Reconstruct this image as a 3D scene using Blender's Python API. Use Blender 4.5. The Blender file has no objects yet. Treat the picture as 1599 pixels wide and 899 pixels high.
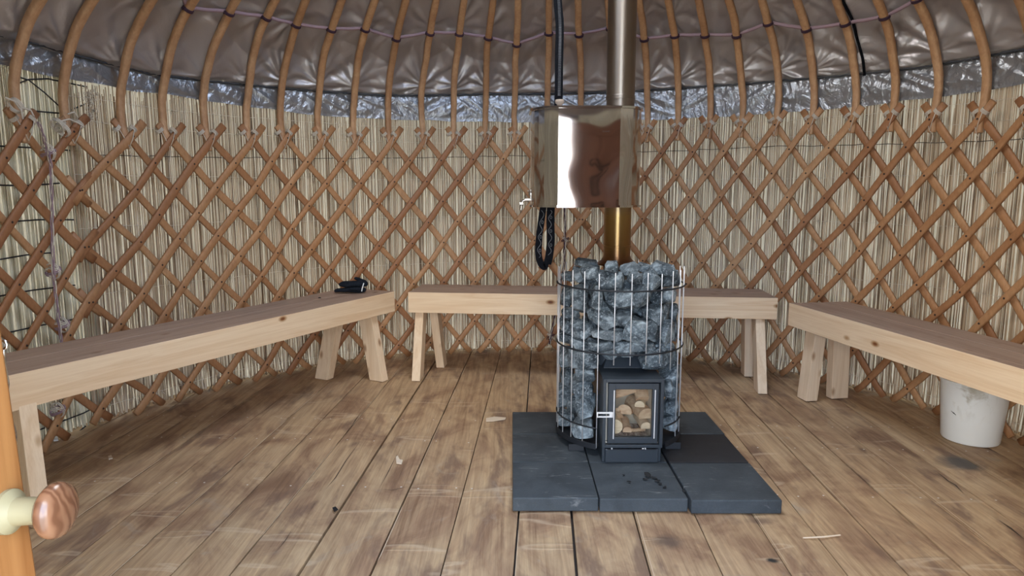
import bpy, bmesh, math, random
from mathutils import Vector, Matrix, noise
S = bpy.context.scene
COL = S.collection
R_ = math.radians
# ---------------------------------------------------------------- camera, sky, light, exposure
CAM_H, FPX = 1.1, 1045.0
PITCH = math.atan(150 / FPX)
cam_d = bpy.data.cameras.new('camera'); cam = bpy.data.objects.new('camera', cam_d); COL.objects.link(cam)
cam_d.sensor_width = 36; cam_d.lens = 36 * FPX / 1599; cam_d.clip_start = .02
cam.location = (0, 0, CAM_H); cam.rotation_euler = (math.pi / 2 - PITCH, 0, 0)
S.camera = cam
S.view_settings.view_transform = 'Standard'; S.view_settings.look = 'None'
S.view_settings.gamma = 1; S.view_settings.use_curve_mapping = False
S.view_settings.exposure = 3.42
S.cycles.max_bounces = 10; S.cycles.diffuse_bounces = 6; S.cycles.glossy_bounces = 5; S.cycles.transparent_max_bounces = 8

w = bpy.data.worlds.new('sky'); S.world = w; w.use_nodes = True
nt = w.node_tree; nt.nodes.clear()
def wn(t): return nt.nodes.new(t)
out = wn('ShaderNodeOutputWorld'); bg = wn('ShaderNodeBackground'); tc = wn('ShaderNodeTexCoord')
nz = wn('ShaderNodeTexNoise'); nz.inputs['Scale'].default_value = 2.2; nz.inputs['Detail'].default_value = 5
mp = wn('ShaderNodeMapping'); mp.inputs['Scale'].default_value = (1, 1, 2.5)
cr = wn('ShaderNodeValToRGB'); cr.color_ramp.elements[0].position = .42; cr.color_ramp.elements[1].position = .58
cr.color_ramp.elements[0].color = (.49, .66, .94, 1); cr.color_ramp.elements[1].color = (1, .988, .968, 1)
nt.links.new(tc.outputs['Generated'], mp.inputs[0]); nt.links.new(mp.outputs[0], nz.inputs[0])
nt.links.new(nz.outputs[0], cr.inputs[0]); nt.links.new(cr.outputs[0], bg.inputs[0]); nt.links.new(bg.outputs[0], out.inputs[0])
bg.inputs[1].default_value = 1.6

CX, CY = 0.13, 2.40          # centre of the yurt
def portal(name, loc, rot, sx, sy):
    l = bpy.data.lights.new(name, 'AREA'); l.shape = 'RECTANGLE'; l.size = sx; l.size_y = sy
    l.cycles.is_portal = True
    o = bpy.data.objects.new(name, l); o.location = loc; o.rotation_euler = rot; COL.objects.link(o)
portal('doorway_daylight', (0.01, .12, .83), (math.pi / 2, 0, 0), .94, 1.66)
CROWN_R = .60  # unseen crown opening, widened to let more daylight in
portal('crown_daylight', (CX, CY, 3.10), (0, 0, 0), CROWN_R * 2, CROWN_R * 2)

# ---------------------------------------------------------------- helpers
def un(px, py, z=None, Y=None):
    u = px - 799.5; v = py - 449.5
    d = Vector((u, FPX * math.cos(PITCH) - v * math.sin(PITCH), -FPX * math.sin(PITCH) - v * math.cos(PITCH)))
    t = (z - CAM_H) / d.z if z is not None else Y / d.y
    return Vector((0, 0, CAM_H)) + d * t
def cylpt(px, py, R, c=(CX, CY), far=True):
    u = px - 799.5; v = py - 449.5
    d = Vector((u, FPX * math.cos(PITCH) - v * math.sin(PITCH), -FPX * math.sin(PITCH) - v * math.cos(PITCH)))
    d /= math.hypot(d.x, d.y)
    b = d.x * c[0] + d.y * c[1]; q = b * b - (c[0] ** 2 + c[1] ** 2) + R * R
    if q < 0: q = 0
    t = b + math.sqrt(q) * (1 if far else -1)
    return Vector((0, 0, CAM_H)) + d * t
def P(phi, r, z):
    a = R_(phi); return Vector((CX + r * math.sin(a), CY + r * math.cos(a), z))
def interp(x, xs, ys):
    if x <= xs[0]: return ys[0] + (x - xs[0]) * (ys[1] - ys[0]) / (xs[1] - xs[0])
    for i in range(len(xs) - 1):
        if x <= xs[i + 1]: return ys[i] + (x - xs[i]) * (ys[i + 1] - ys[i]) / (xs[i + 1] - xs[i])
    return ys[-1] + (x - xs[-1]) * (ys[-1] - ys[-2]) / (xs[-1] - xs[-2])

def new_obj(name, verts, faces, mats, parent=None, smooth=False, midx=None, loc=None, tag_=None):
    me = bpy.data.meshes.new(name); me.from_pydata([tuple(v) for v in verts], [], faces)
    if not isinstance(mats, (list, tuple)): mats = [mats]
    for m in mats: me.materials.append(m)
    if midx: me.polygons.foreach_set('material_index', midx)
    if smooth: me.polygons.foreach_set('use_smooth', [True] * len(me.polygons))
    me.update()
    o = bpy.data.objects.new(name, me); COL.objects.link(o)
    if loc is not None: o.location = loc
    if parent: o.parent = parent
    return o
def empty(name, loc=(0, 0, 0), rz=0):
    o = bpy.data.objects.new(name, None); COL.objects.link(o); o.location = loc; o.rotation_euler = (0, 0, rz); o.empty_display_size = .1
    return o
def tag(o, label, cat=None, group=None, kind=None):
    o['label'] = label
    if cat: o['category'] = cat
    if group: o['group'] = group
    if kind: o['kind'] = kind
    return o
def struct(o, label=None):
    o['kind'] = 'structure'
    if label: o['label'] = label
    return o

class MB:
    """collects shapes and links them as one mesh object"""
    def __init__(s): s.v = []; s.f = []; s.m = []
    def add(s, vs, fs, mi=0):
        b = len(s.v); s.v += [Vector(v) for v in vs]; s.f += [tuple(i + b for i in f) for f in fs]; s.m += [mi] * len(fs)
    def box(s, lo, hi, mi=0, bev=0.0, mat=None):
        bm = bmesh.new(); bmesh.ops.create_cube(bm, size=1)
        for v in bm.verts:
            v.co = Vector([(lo[i] + hi[i]) / 2 + v.co[i] * (hi[i] - lo[i]) for i in range(3)])
        if bev: bmesh.ops.bevel(bm, geom=bm.edges[:], offset=bev, segments=2, profile=.5, affect='EDGES')
        if mat: bmesh.ops.transform(bm, matrix=mat, verts=bm.verts)
        s.add([v.co.copy() for v in bm.verts], [[v.index for v in f.verts] for f in bm.faces], mi) if not bm.verts.index_update() else None
        bm.free()
    def hexa(s, b, t, mi=0, bev=0.0):
        """b, t: four corners each"""
        bm = bmesh.new(); vs = [bm.verts.new(p) for p in list(b) + list(t)]
        for f in ((3, 2, 1, 0), (4, 5, 6, 7), (0, 1, 5, 4), (1, 2, 6, 5), (2, 3, 7, 6), (3, 0, 4, 7)): bm.faces.new([vs[i] for i in f])
        if bev: bmesh.ops.bevel(bm, geom=bm.edges[:], offset=bev, segments=2, profile=.5, affect='EDGES')
        bmesh.ops.recalc_face_normals(bm, faces=bm.faces)
        bm.verts.index_update()
        s.add([v.co.copy() for v in bm.verts], [[v.index for v in f.verts] for f in bm.faces], mi); bm.free()
    def tube(s, pts, r, n=8, mi=0, closed=False, cap=True):
        pts = [Vector(p) for p in pts]; N = len(pts)
        rs = r if isinstance(r, (list, tuple)) else [r] * N
        def tan(i):
            a = pts[(i - 1) % N] if (closed or i > 0) else pts[i]; b = pts[(i + 1) % N] if (closed or i < N - 1) else pts[i]
            t = b - a
            return t.normalized() if t.length > 1e-9 else Vector((0, 0, 1))
        t = tan(0); up = Vector((0, 0, 1)) if abs(t.z) < .9 else Vector((1, 0, 0))
        nrm = (up - t * up.dot(t)).normalized(); vs = []
        for i in range(N):
            t = tan(i); nrm = (nrm - t * nrm.dot(t)).normalized(); bn = t.cross(nrm)
            for k in range(n):
                a = 2 * math.pi * k / n; vs.append(pts[i] + (nrm * math.cos(a) + bn * math.sin(a)) * rs[i])
        fs = []
        for i in range(N if closed else N - 1):
            j = (i + 1) % N
            for k in range(n): fs.append((i * n + k, i * n + (k + 1) % n, j * n + (k + 1) % n, j * n + k))
        if cap and not closed:
            fs.append(tuple(range(n - 1, -1, -1))); fs.append(tuple((N - 1) * n + k for k in range(n)))
        s.add(vs, fs, mi)
    def sweep(s, pts, nrms, w_, t_, mi=0, rough=0.0, seed=0, n=10):
        """flattened oval / rounded bar: width w_ across, thickness t_ along the given normals"""
        N = len(pts); vs = []
        prof = []
        for k in range(n):
            a = 2 * math.pi * (k + .5) / n; c, q = math.cos(a), math.sin(a)
            e = .55; prof.append((math.copysign(abs(c) ** e, c), math.copysign(abs(q) ** e, q)))
        rnd = random.Random(seed)
        for i in range(N):
            a = pts[max(i - 1, 0)]; b = pts[min(i + 1, N - 1)]; t = (b - a).normalized()
            nn = (nrms[i] - t * nrms[i].dot(t)).normalized(); sd = t.cross(nn)
            ww = (w_[i] if isinstance(w_, list) else w_) * (1 + rough * rnd.uniform(-1, 1)); tt = (t_[i] if isinstance(t_, list) else t_) * (1 + rough * rnd.uniform(-1, 1))
            for (c, q) in prof: vs.append(pts[i] + sd * (c * ww / 2) + nn * (q * tt / 2))
        fs = []
        for i in range(N - 1):
            for k in range(n): fs.append((i * n + k, i * n + (k + 1) % n, (i + 1) * n + (k + 1) % n, (i + 1) * n + k))
        fs.append(tuple(range(n - 1, -1, -1))); fs.append(tuple((N - 1) * n + k for k in range(n)))
        s.add(vs, fs, mi)
    def lathe(s, prof, c=(0, 0, 0), n=48, mi=0, mat=None):
        vs = []; fs = []; M = len(prof)
        for i in range(n):
            a = 2 * math.pi * i / n
            for r, z in prof:
                v = Vector((r * math.cos(a), r * math.sin(a), z))
                if mat: v = mat @ v
                vs.append(v + Vector(c))
        for i in range(n):
            j = (i + 1) % n
            for k in range(M - 1): fs.append((i * M + k, j * M + k, j * M + k + 1, i * M + k + 1))
        s.add(vs, fs, mi)
    def build(s, name, mats, parent=None, smooth=False, origin=None):
        vs = s.v
        if origin is not None: vs = [v - Vector(origin) for v in vs]
        o = new_obj(name, vs, s.f, mats, parent, smooth, s.m if any(s.m) else None, origin)
        return o
def autosmooth(o, ang=35):
    me = o.data
    bm = bmesh.new(); bm.from_mesh(me)
    for f in bm.faces: f.smooth = True
    for e in bm.edges:
        if len(e.link_faces) == 2 and e.calc_face_angle(0) > R_(ang): e.smooth = False
    bm.to_mesh(me); bm.free()
    return o

# ---------------------------------------------------------------- materials
def mat(name, col=(.5, .5, .5), rough=.6, metal=0.0):
    m = bpy.data.materials.new(name); m.use_nodes = True
    b = m.node_tree.nodes['Principled BSDF']
    b.inputs['Base Color'].default_value = (*col, 1); b.inputs['Roughness'].default_value = rough; b.inputs['Metallic'].default_value = metal
    return m
class NT:
    def __init__(s, m): s.t = m.node_tree; s.b = s.t.nodes['Principled BSDF']; s.tc = s.n('ShaderNodeTexCoord')
    def n(s, t, **k):
        x = s.t.nodes.new(t)
        for a, v in k.items():
            if a.startswith('_'): setattr(x, a[1:], v)
            else: x.inputs[a.replace('__', ' ')].default_value = v
        return x
    def l(s, a, b): s.t.links.new(a, b)
    def mapping(s, scale, src='Object', rot=(0, 0, 0), rnd=0.0, loc=(0, 0, 0)):
        m = s.n('ShaderNodeMapping'); m.inputs['Scale'].default_value = scale; m.inputs['Rotation'].default_value = rot; m.inputs['Location'].default_value = loc
        if rnd:
            oi = s.n('ShaderNodeObjectInfo'); mm = s.n('ShaderNodeMath', _operation='MULTIPLY'); mm.inputs[1].default_value = rnd
            s.l(oi.outputs['Random'], mm.inputs[0]); ad = s.n('ShaderNodeVectorMath', _operation='ADD')
            s.l(s.tc.outputs[src], ad.inputs[0]); s.l(mm.outputs[0], ad.inputs[1]); s.l(ad.outputs[0], m.inputs[0])
        else: s.l(s.tc.outputs[src], m.inputs[0])
        return m.outputs[0]
    def noise(s, vec, scale=5, detail=4, rough=.55, dist=0):
        x = s.n('ShaderNodeTexNoise'); x.inputs['Scale'].default_value = scale; x.inputs['Detail'].default_value = detail
        x.inputs['Roughness'].default_value = rough; x.inputs['Distortion'].default_value = dist; s.l(vec, x.inputs['Vector']); return x.outputs['Fac']
    def ramp(s, fac, stops):
        x = s.n('ShaderNodeValToRGB'); e = x.color_ramp.elements
        while len(e) < len(stops): e.new(.5)
        for i, (p, c) in enumerate(stops):
            e[i].position = p; e[i].color = (*c, 1) if len(c) == 3 else c
        s.l(fac, x.inputs[0]); return x.outputs[0]
    def mix(s, fac, a, b, mode='MIX'):
        x = s.n('ShaderNodeMix', _data_type='RGBA', _blend_type=mode)
        for k, v in ((0, fac), (6, a), (7, b)):
            if isinstance(v, (int, float)): x.inputs[k].default_value = v
            elif isinstance(v, tuple): x.inputs[k].default_value = (*v, 1)
            else: s.l(v, x.inputs[k])
        return x.outputs[2]
    def math(s, op, a, b=None):
        x = s.n('ShaderNodeMath', _operation=op)
        for i, v in enumerate((a, b)):
            if v is None: continue
            if isinstance(v, (int, float)): x.inputs[i].default_value = v
            else: s.l(v, x.inputs[i])
        return x.outputs[0]
    def bump(s, h, strength=.3, dist=.01):
        x = s.n('ShaderNodeBump'); x.inputs['Strength'].default_value = strength; x.inputs['Distance'].default_value = dist
        s.l(h, x.inputs['Height']); s.l(x.outputs[0], s.b.inputs['Normal']); return x
    def col(s, c): s.l(c, s.b.inputs['Base Color'])

def wood_rod(name, c1, c2, c3):
    m = mat(name, rough=.55); t = NT(m)
    g = t.noise(t.mapping((9, 9, 9), rnd=30), 1.2, 4, .6, .4)
    gr = t.noise(t.mapping((60, 60, 25), rnd=30), 1.5, 3)
    oi = t.n('ShaderNodeObjectInfo')
    base = t.ramp(oi.outputs['Random'], [(0, c1), (.5, c2), (1, c3)])
    c = t.mix(t.ramp(g, [(.35, (0, 0, 0)), (.7, (1, 1, 1))]), base, t.mix(.5, base, (.30, .13, .05)), 'MIX')
    c = t.mix(.35, c, t.ramp(gr, [(.3, (.55, .45, .38)), (.65, (1, 1, 1))]), 'MULTIPLY')
    t.col(c); t.bump(gr, .25, .004)
    return m
M_ROD = wood_rod('lattice_willow', (.33, .15, .068), (.45, .235, .108), (.55, .32, .16))
M_POLE = wood_rod('bent_pole_wood', (.50, .29, .15), (.62, .39, .22), (.56, .33, .17))
M_RIVET = mat('dark_rawhide', (.035, .018, .012), .7)

def pine(name, c1, c2, axis, knot=1.0):
    """planed softwood, grain along an axis of the object"""
    m = mat(name, rough=.6); t = NT(m)
    sc = [16, 16, 16]; sc[axis] = 1.1
    v = t.mapping(tuple(sc), rnd=17)
    g = t.noise(v, 1.0, 5, .55, .7)
    sc2 = [160, 160, 160]; sc2[axis] = 3
    fine = t.noise(t.mapping(tuple(sc2), rnd=7), 1.0, 3)
    c = t.ramp(g, [(.3, c1), (.5, c2), (.62, c1), (.75, c2)])
    c = t.mix(.35, c, t.ramp(fine, [(.3, (.8, .72, .62)), (.6, (1, 1, 1))]), 'MULTIPLY')
    ks = [9.0, 9.0, 9.0]; ks[axis] = 4.6
    vo = t.n('ShaderNodeTexVoronoi', Scale=1.0); vo.inputs['Randomness'].default_value = 1
    t.l(t.mapping(tuple(ks), rnd=11), vo.inputs['Vector'])
    kn = t.ramp(vo.outputs['Distance'], [(.0, (.13, .055, .025)), (.055, (.28, .13, .06)), (.085, (.55, .42, .30)), (.15, (1, 1, 1))])
    c = t.mix(knot, c, kn, 'MULTIPLY')
    t.col(c); t.bump(fine, .12, .002)
    return m
M_PINE_X = pine('pine_front', (.72, .52, .33), (.80, .625, .43), 0)
M_PINE_Z = pine('pine_leg', (.72, .54, .36), (.80, .64, .46), 2, .7)
M_SEAT = pine('shaded_pine_seat', (.30, .20, .15), (.38, .27, .205), 0, .8)  # pine darkened: shade of the upward bench faces put into the colour

# floor boards
M_FLOOR = mat('worn_floorboards', rough=.6); t = NT(M_FLOOR)
ROTZ = R_(2.7)
g_is = t.n('ShaderNodeNewGeometry').outputs['Random Per Island']
def fl_map(sc):
    m = t.n('ShaderNodeMapping'); m.inputs['Scale'].default_value = sc
    ad = t.n('ShaderNodeVectorMath', _operation='ADD'); mul = t.n('ShaderNodeMath', _operation='MULTIPLY'); mul.inputs[1].default_value = 23.0
    cmb = t.n('ShaderNodeCombineXYZ'); t.l(g_is, mul.inputs[0]); t.l(mul.outputs[0], cmb.inputs[1]); t.l(mul.outputs[0], cmb.inputs[2])
    t.l(t.tc.outputs['Object'], ad.inputs[0]); t.l(cmb.outputs[0], ad.inputs[1]); t.l(ad.outputs[0], m.inputs[0]); return m.outputs[0]
blotch = t.noise(fl_map((5.0, 2.6, 1)), 1.0, 5, .62, .9)
grain = t.noise(fl_map((48, 2.0, 1)), 1.0, 5, .65, .5)
fine = t.noise(fl_map((170, 5, 1)), 1.0, 3, .6)
stain = t.noise(fl_map((9, 2.6, 1)), 1.0, 4, .6, .3)
patch = t.noise(fl_map((5, 4.5, 1)), 1.0, 5, .7, 1.2)
saw = t.noise(fl_map((1.7, 9.5, 1)), 1.0, 1, .4, .7)
c = t.ramp(blotch, [(.28, (.23, .135, .08)), (.40, (.36, .235, .145)), (.50, (.50, .355, .215)), (.66, (.60, .45, .28))])
c = t.mix(t.math('MULTIPLY', g_is, .25), c, (.36, .22, .13))
c = t.mix(.75, c, t.ramp(grain, [(.3, (.52, .42, .35)), (.5, (.9, .86, .82)), (.68, (1.12, 1.08, 1.0))]), 'MULTIPLY')
c = t.mix(.35, c, t.ramp(fine, [(.32, (.55, .48, .42)), (.6, (1, 1, 1))]), 'MULTIPLY')
c = t.mix(t.ramp(stain, [(.55, (0, 0, 0)), (.66, (.75, .75, .75))]), c, (.17, .10, .068))
c = t.mix(t.ramp(patch, [(.60, (0, 0, 0)), (.74, (.5, .5, .5))]), c, (.36, .31, .25))
c = t.mix(t.ramp(saw, [(.65, (0, 0, 0)), (.675, (.38, .38, .38)), (.70, (.0, .0, .0))]), c, (.68, .54, .38))
def smudge(c, px, py, rx, ry, colr, k):
    p = un(px, py, z=0)
    sub = t.n('ShaderNodeVectorMath', _operation='SUBTRACT'); sub.inputs[1].default_value = (p.x, p.y, 0)
    t.l(t.tc.outputs['Object'], sub.inputs[0])
    mm = t.n('ShaderNodeVectorMath', _operation='MULTIPLY'); mm.inputs[1].default_value = (1 / rx, 1 / ry, 0); t.l(sub.outputs[0], mm.inputs[0])
    ln = t.n('ShaderNodeVectorMath', _operation='LENGTH'); t.l(mm.outputs[0], ln.inputs[0])
    f = t.math('ADD', ln.outputs['Value'], t.math('MULTIPLY', t.math('SUBTRACT', patch, .5), 1.6))
    return t.mix(t.ramp(f, [(.35, (k, k, k)), (1.0, (0, 0, 0))]), c, colr)
c = smudge(c, 1500, 722, .10, .09, (.07, .065, .06), .9)
c = smudge(c, 1206, 874, .022, .016, (.02, .02, .02), 1)
c = smudge(c, 1040, 845, .06, .05, (.10, .07, .055), .7)
c = smudge(c, 1185, 812, .06, .03, (.10, .06, .05), .6)
t.col(c)
t.l(t.ramp(blotch, [(.3, (.62, .62, .62)), (.7, (.5, .5, .5))]), t.b.inputs['Roughness'])
h = t.math('ADD', t.math('MULTIPLY', grain, .6), t.math('MULTIPLY', fine, .4)); h = t.math('ADD', h, t.math('MULTIPLY', t.ramp(saw, [(.6, (0, 0, 0)), (.69, (1, 1, 1)), (.72, (.2, .2, .2))]), .8))
t.bump(h, .35, .004)
M_UNDER = mat('dark_gap', (.03, .02, .015), .9)
M_NAIL = mat('nail_heads', (.75, .72, .66), .5, .1)

# reeds
def reed(name, stops):
    m = mat(name, rough=.6); t = NT(m)
    isl = t.n('ShaderNodeNewGeometry').outputs['Random Per Island']
    c = t.ramp(isl, stops)
    nz_ = t.noise(t.mapping((30, 30, 2.5)), 1.0, 4, .6)
    c = t.mix(.6, c, t.ramp(nz_, [(.3, (.62, .56, .48)), (.62, (1.05, 1.03, 1))]), 'MULTIPLY')
    t.col(c); return m
M_REED = reed('dry_reed', [(0, (.16, .105, .06)), (.14, (.33, .24, .155)), (.35, (.47, .365, .25)), (.7, (.58, .47, .335)), (.9, (.68, .58, .45)), (1, (.82, .74, .60))])
M_REED2 = reed('pale_reed', [(0, (.34, .30, .20)), (.3, (.56, .53, .39)), (.7, (.68, .65, .50)), (1, (.78, .76, .62))])
M_TWINE = mat('white_twine', (.62, .56, .47), .8)
M_BLACKCORD = mat('black_cord', (.012, .014, .018), .6)
M_GREYCORD = mat('grey_brown_cord', (.10, .08, .065), .8)
M_PURPLE = mat('purple_cord', (.33, .23, .27), .75)
M_DPURPLE = mat('dark_purple_cord', (.05, .02, .04), .7)
M_CANVAS = bpy.data.materials.new('outer_canvas'); M_CANVAS.use_nodes = True
ct = M_CANVAS.node_tree; ct.nodes.clear()
co_ = ct.nodes.new('ShaderNodeOutputMaterial'); cm_ = ct.nodes.new('ShaderNodeMixShader'); cm_.inputs[0].default_value = .35
cd_ = ct.nodes.new('ShaderNodeBsdfDiffuse'); cd_.inputs[0].default_value = (.6, .56, .48, 1); ctl = ct.nodes.new('ShaderNodeBsdfTranslucent'); ctl.inputs[0].default_value = (.6, .56, .48, 1)
ct.links.new(cd_.outputs[0], cm_.inputs[1]); ct.links.new(ctl.outputs[0], cm_.inputs[2]); ct.links.new(cm_.outputs[0], co_.inputs[0])

# silver lining
def silver(name, c0, rough, bs, sc):
    m = mat(name, c0, rough, .62); t = NT(m)
    a = t.noise(t.mapping((sc, sc, sc * .8)), 1.0, 5, .55, 1.5)
    b_ = t.noise(t.mapping((sc * 4, sc * 4, sc * 4)), 1.0, 3, .5, .8)
    t.bump(t.math('ADD', a, t.math('MULTIPLY', b_, .18)), bs, .05)
    return m
M_SILVER = silver('silver_lining', (.45, .425, .425), .40, .16, 4.0)
M_BAND = silver('silver_band', (.34, .355, .38), .29, .35, 10.0)
M_SEAM = mat('dark_seam', (.05, .055, .065), .6)

M_STEEL = mat('polished_steel', (.44, .41, .395), .05, 1.0); t = NT(M_STEEL)
t.bump(t.noise(t.mapping((3.0, 3.0, 2.2)), 1.4, 1, .4, .3), .32, .03)
ANIS = 0.25
M_FLUE = mat('flue_steel', (.55, .49, .42), .26, 1.0); t = NT(M_FLUE)
sx = t.n('ShaderNodeSeparateXYZ'); t.l(t.tc.outputs['Object'], sx.inputs[0])
t.col(t.ramp(t.math('MULTIPLY', sx.outputs['Z'], .5), [(.40, (.22, .10, .055)), (.44, (.32, .19, .08)), (.50, (.40, .27, .11)), (.54, (.30, .26, .22))]))
t.b.inputs['Anisotropic'].default_value = .93; t.b.inputs['Roughness'].default_value = .40
tg = t.n('ShaderNodeTangent', _direction_type='RADIAL', _axis='Z'); t.l(tg.outputs[0], t.b.inputs['Tangent']); t.b.inputs['Anisotropic Rotation'].default_value = ANIS
M_BRIGHT = mat('chrome_wire', (.80, .79, .78), .38, .45)
M_BRASS = mat('nickel_tap', (.42, .38, .33), .33, 1.0)
M_BLACKSTEEL = mat('black_painted_steel', (.028, .036, .045), .42)
M_DBLACK = mat('matt_black_iron', (.012, .014, .018), .6)
M_BRICK = mat('firebox_lining', (.66, .60, .50), .9)
M_CORK = mat('wood_knob_grey', (.42, .34, .28), .7)

M_ROCK = mat('heater_stone', rough=.7); t = NT(M_ROCK)
v = t.mapping((1, 1, 1), rnd=20)
a = t.noise(v, 14, 6, .65, .6); b_ = t.noise(v, 110, 5, .75); st = t.noise(t.mapping((14, 60, 30), rnd=13, rot=(.5, .3, .8)), 1, 4, .6, .8)
oi = t.n('ShaderNodeObjectInfo')
c = t.ramp(a, [(.36, (.026, .036, .044)), (.48, (.085, .108, .122)), (.62, (.24, .28, .30))])
c = t.mix(.6, c, t.ramp(st, [(.35, (.45, .5, .52)), (.52, (1, 1, 1)), (.64, (2.5, 2.5, 2.45))]), 'MULTIPLY')
c = t.mix(t.ramp(b_, [(.54, (0, 0, 0)), (.62, (.75, .75, .75))]), c, (.42, .47, .49))
c = t.mix(.55, c, t.ramp(oi.outputs['Random'], [(0, (.5, .5, .5)), (1, (1.35, 1.35, 1.35))]), 'MULTIPLY')
t.col(c); t.bump(t.math('ADD', a, t.math('MULTIPLY', b_, .5)), .85, .010)

def paver_mat(name, c0, c1, dust):
    m = mat(name, rough=.75); t = NT(m)
    a = t.noise(t.mapping((1, 1, 1), rnd=9), 5, 5, .6, .4); b_ = t.noise(t.mapping((1, 1, 1), rnd=9), 220, 3, .6)
    d_ = t.noise(t.mapping((6, 30, 6), rnd=5), 1.3, 5, .7, 1.0)
    c = t.ramp(a, [(.3, c0), (.7, c1)])
    c = t.mix(.4, c, t.ramp(b_, [(.3, (.7, .7, .7)), (.7, (1.2, 1.2, 1.2))]), 'MULTIPLY')
    c = t.mix(t.ramp(d_, [(.60, (0, 0, 0)), (.66, (dust * .35, dust * .35, dust * .35)), (.75, (dust, dust, dust))]), c, (.26, .275, .28))
    t.col(c); t.bump(b_, .25, .002); return m
M_PAVER = paver_mat('slate_paver', (.022, .029, .036), (.060, .074, .085), .8)
M_PAVER_BLACK = paver_mat('black_paver', (.012, .012, .014), (.02, .02, .023), .1)
M_CHAR = mat('charcoal', (.006, .006, .007), .8)
M_BUCKET = mat('white_bucket_plastic', rough=.4); t = NT(M_BUCKET)
a = t.noise(t.mapping((14, 14, 9)), 1.0, 4, .6, .6)
sxx = t.n('ShaderNodeSeparateXYZ'); t.l(t.tc.outputs['Object'], sxx.inputs[0])
side = t.math('MULTIPLY', t.math('SUBTRACT', -.055, sxx.outputs['X']), 14.0)
hi = t.math('MULTIPLY', t.math('SUBTRACT', sxx.outputs['Z'], .10), 9.0)
k = t.math('MULTIPLY', t.math('MAXIMUM', t.math('MINIMUM', side, 1.0), 0.0), t.math('MAXIMUM', t.math('MINIMUM', hi, 1.0), 0.0))
k = t.math('MULTIPLY', k, t.ramp(a, [(.52, (0, 0, 0)), (.66, (.8, .8, .8))]))
t.col(t.mix(k, (.84, .88, .88), (.34, .31, .22)))
M_DOOR = pine('varnished_orange_pine', (.22, .095, .030), (.29, .14, .05), 2, .5)
M_DOORB = pine('carved_leaf_brown', (.20, .085, .045), (.26, .12, .065), 2, .3)
M_DOOR.node_tree.nodes['Principled BSDF'].inputs['Roughness'].default_value = .25
M_KNOB = mat('turned_knob_wood', rough=.22); t = NT(M_KNOB)
wv = t.n('ShaderNodeTexWave', Scale=34.0, Distortion=12.0, Detail=2.0); wv.inputs['Detail Scale'].default_value = 1.2
t.l(t.mapping((1, .35, .5)), wv.inputs['Vector'])
t.col(t.ramp(wv.outputs['Fac'], [(.1, (.095, .042, .022)), (.5, (.13, .062, .034)), (1, (.16, .082, .046))]))
M_KNOBBASE = mat('pale_knob_stem', (.21, .19, .115), .4)
M_CHROME = mat('chrome_hook', (.75, .80, .86), .12, 1.0)
M_GLOVE = mat('black_knit', rough=.95); t = NT(M_GLOVE)
b_ = t.noise(t.mapping((1, 1, 1)), 400, 2, .5); t.col(t.ramp(b_, [(.3, (.006, .008, .012)), (.7, (.02, .025, .035))])); t.bump(b_, .6, .003); t.b.inputs['Specular IOR Level'].default_value = .12
M_STRAP = mat('black_webbing', rough=.85); t = NT(M_STRAP)
b_ = t.noise(t.mapping((300, 300, 300)), 1, 2, .5); t.col(t.ramp(b_, [(.35, (.003, .0035, .005)), (.7, (.008, .009, .013))])); t.bump(b_, .4, .002); t.b.inputs['Specular IOR Level'].default_value = .12
M_GREYTHREAD = mat('grey_thread', (.16, .165, .18), .8)
M_WHITE = mat('white_tag', (.75, .77, .78), .6)
M_CHIP = mat('fresh_wood_chip', (.72, .60, .46), .7)
M_GRASS = mat('pale_gravel_outside', rough=.9); t = NT(M_GRASS)
t.col(t.ramp(t.noise(t.mapping((1, 1, 1)), 3, 5, .6), [(.3, (.34, .34, .28)), (.7, (.48, .47, .40))]))
M_LOG = mat('split_birch', rough=.8); t = NT(M_LOG)
b_ = t.noise(t.mapping((8, 60, 60), rnd=5), 1, 4, .6, .5)
oi = t.n('ShaderNodeObjectInfo')
t.col(t.mix(.5, t.ramp(b_, [(.3, (.40, .24, .12)), (.55, (.78, .60, .38)), (.8, (.85, .72, .52))]), t.ramp(oi.outputs['Random'], [(0, (.85, .70, .52)), (.5, (.8, .62, .46)), (.6, (.42, .24, .16)), (1, (.55, .33, .24))])))
M_BARK = mat('log_bark', (.20, .13, .09), .9)
M_ASH = mat('ash_and_bark', rough=.95); t = NT(M_ASH)  # ash and bark crumbs in plain browns and greys
t.col(t.ramp(t.noise(t.mapping((1, 1, 1)), 60, 4, .7), [(.35, (.12, .08, .06)), (.5, (.36, .26, .2)), (.65, (.52, .46, .4))]))
M_GLASS = bpy.data.materials.new('stove_glass'); M_GLASS.use_nodes = True
gt = M_GLASS.node_tree; gt.nodes.clear()
o_ = gt.nodes.new('ShaderNodeOutputMaterial'); mx = gt.nodes.new('ShaderNodeMixShader'); tr = gt.nodes.new('ShaderNodeBsdfTransparent'); gl = gt.nodes.new('ShaderNodeBsdfGlossy')
fr = gt.nodes.new('ShaderNodeFresnel'); fr.inputs[0].default_value = 1.5; tr.inputs[0].default_value = (.95, .95, .93, 1); gl.inputs['Roughness'].default_value = .05
gt.links.new(fr.outputs[0], mx.inputs[0]); gt.links.new(tr.outputs[0], mx.inputs[1]); gt.links.new(gl.outputs[0], mx.inputs[2]); gt.links.new(mx.outputs[0], o_.inputs[0])

# ---------------------------------------------------------------- setting: ground, floor, round wall, roof lining
RF = 2.30
g = MB(); g.add([(-30, -30, -.12), (30, -30, -.12), (30, 30, -.12), (-30, 30, -.12)], [(0, 1, 2, 3)])
struct(g.build('ground', M_GRASS), 'pale ground outside the doorway')

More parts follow.
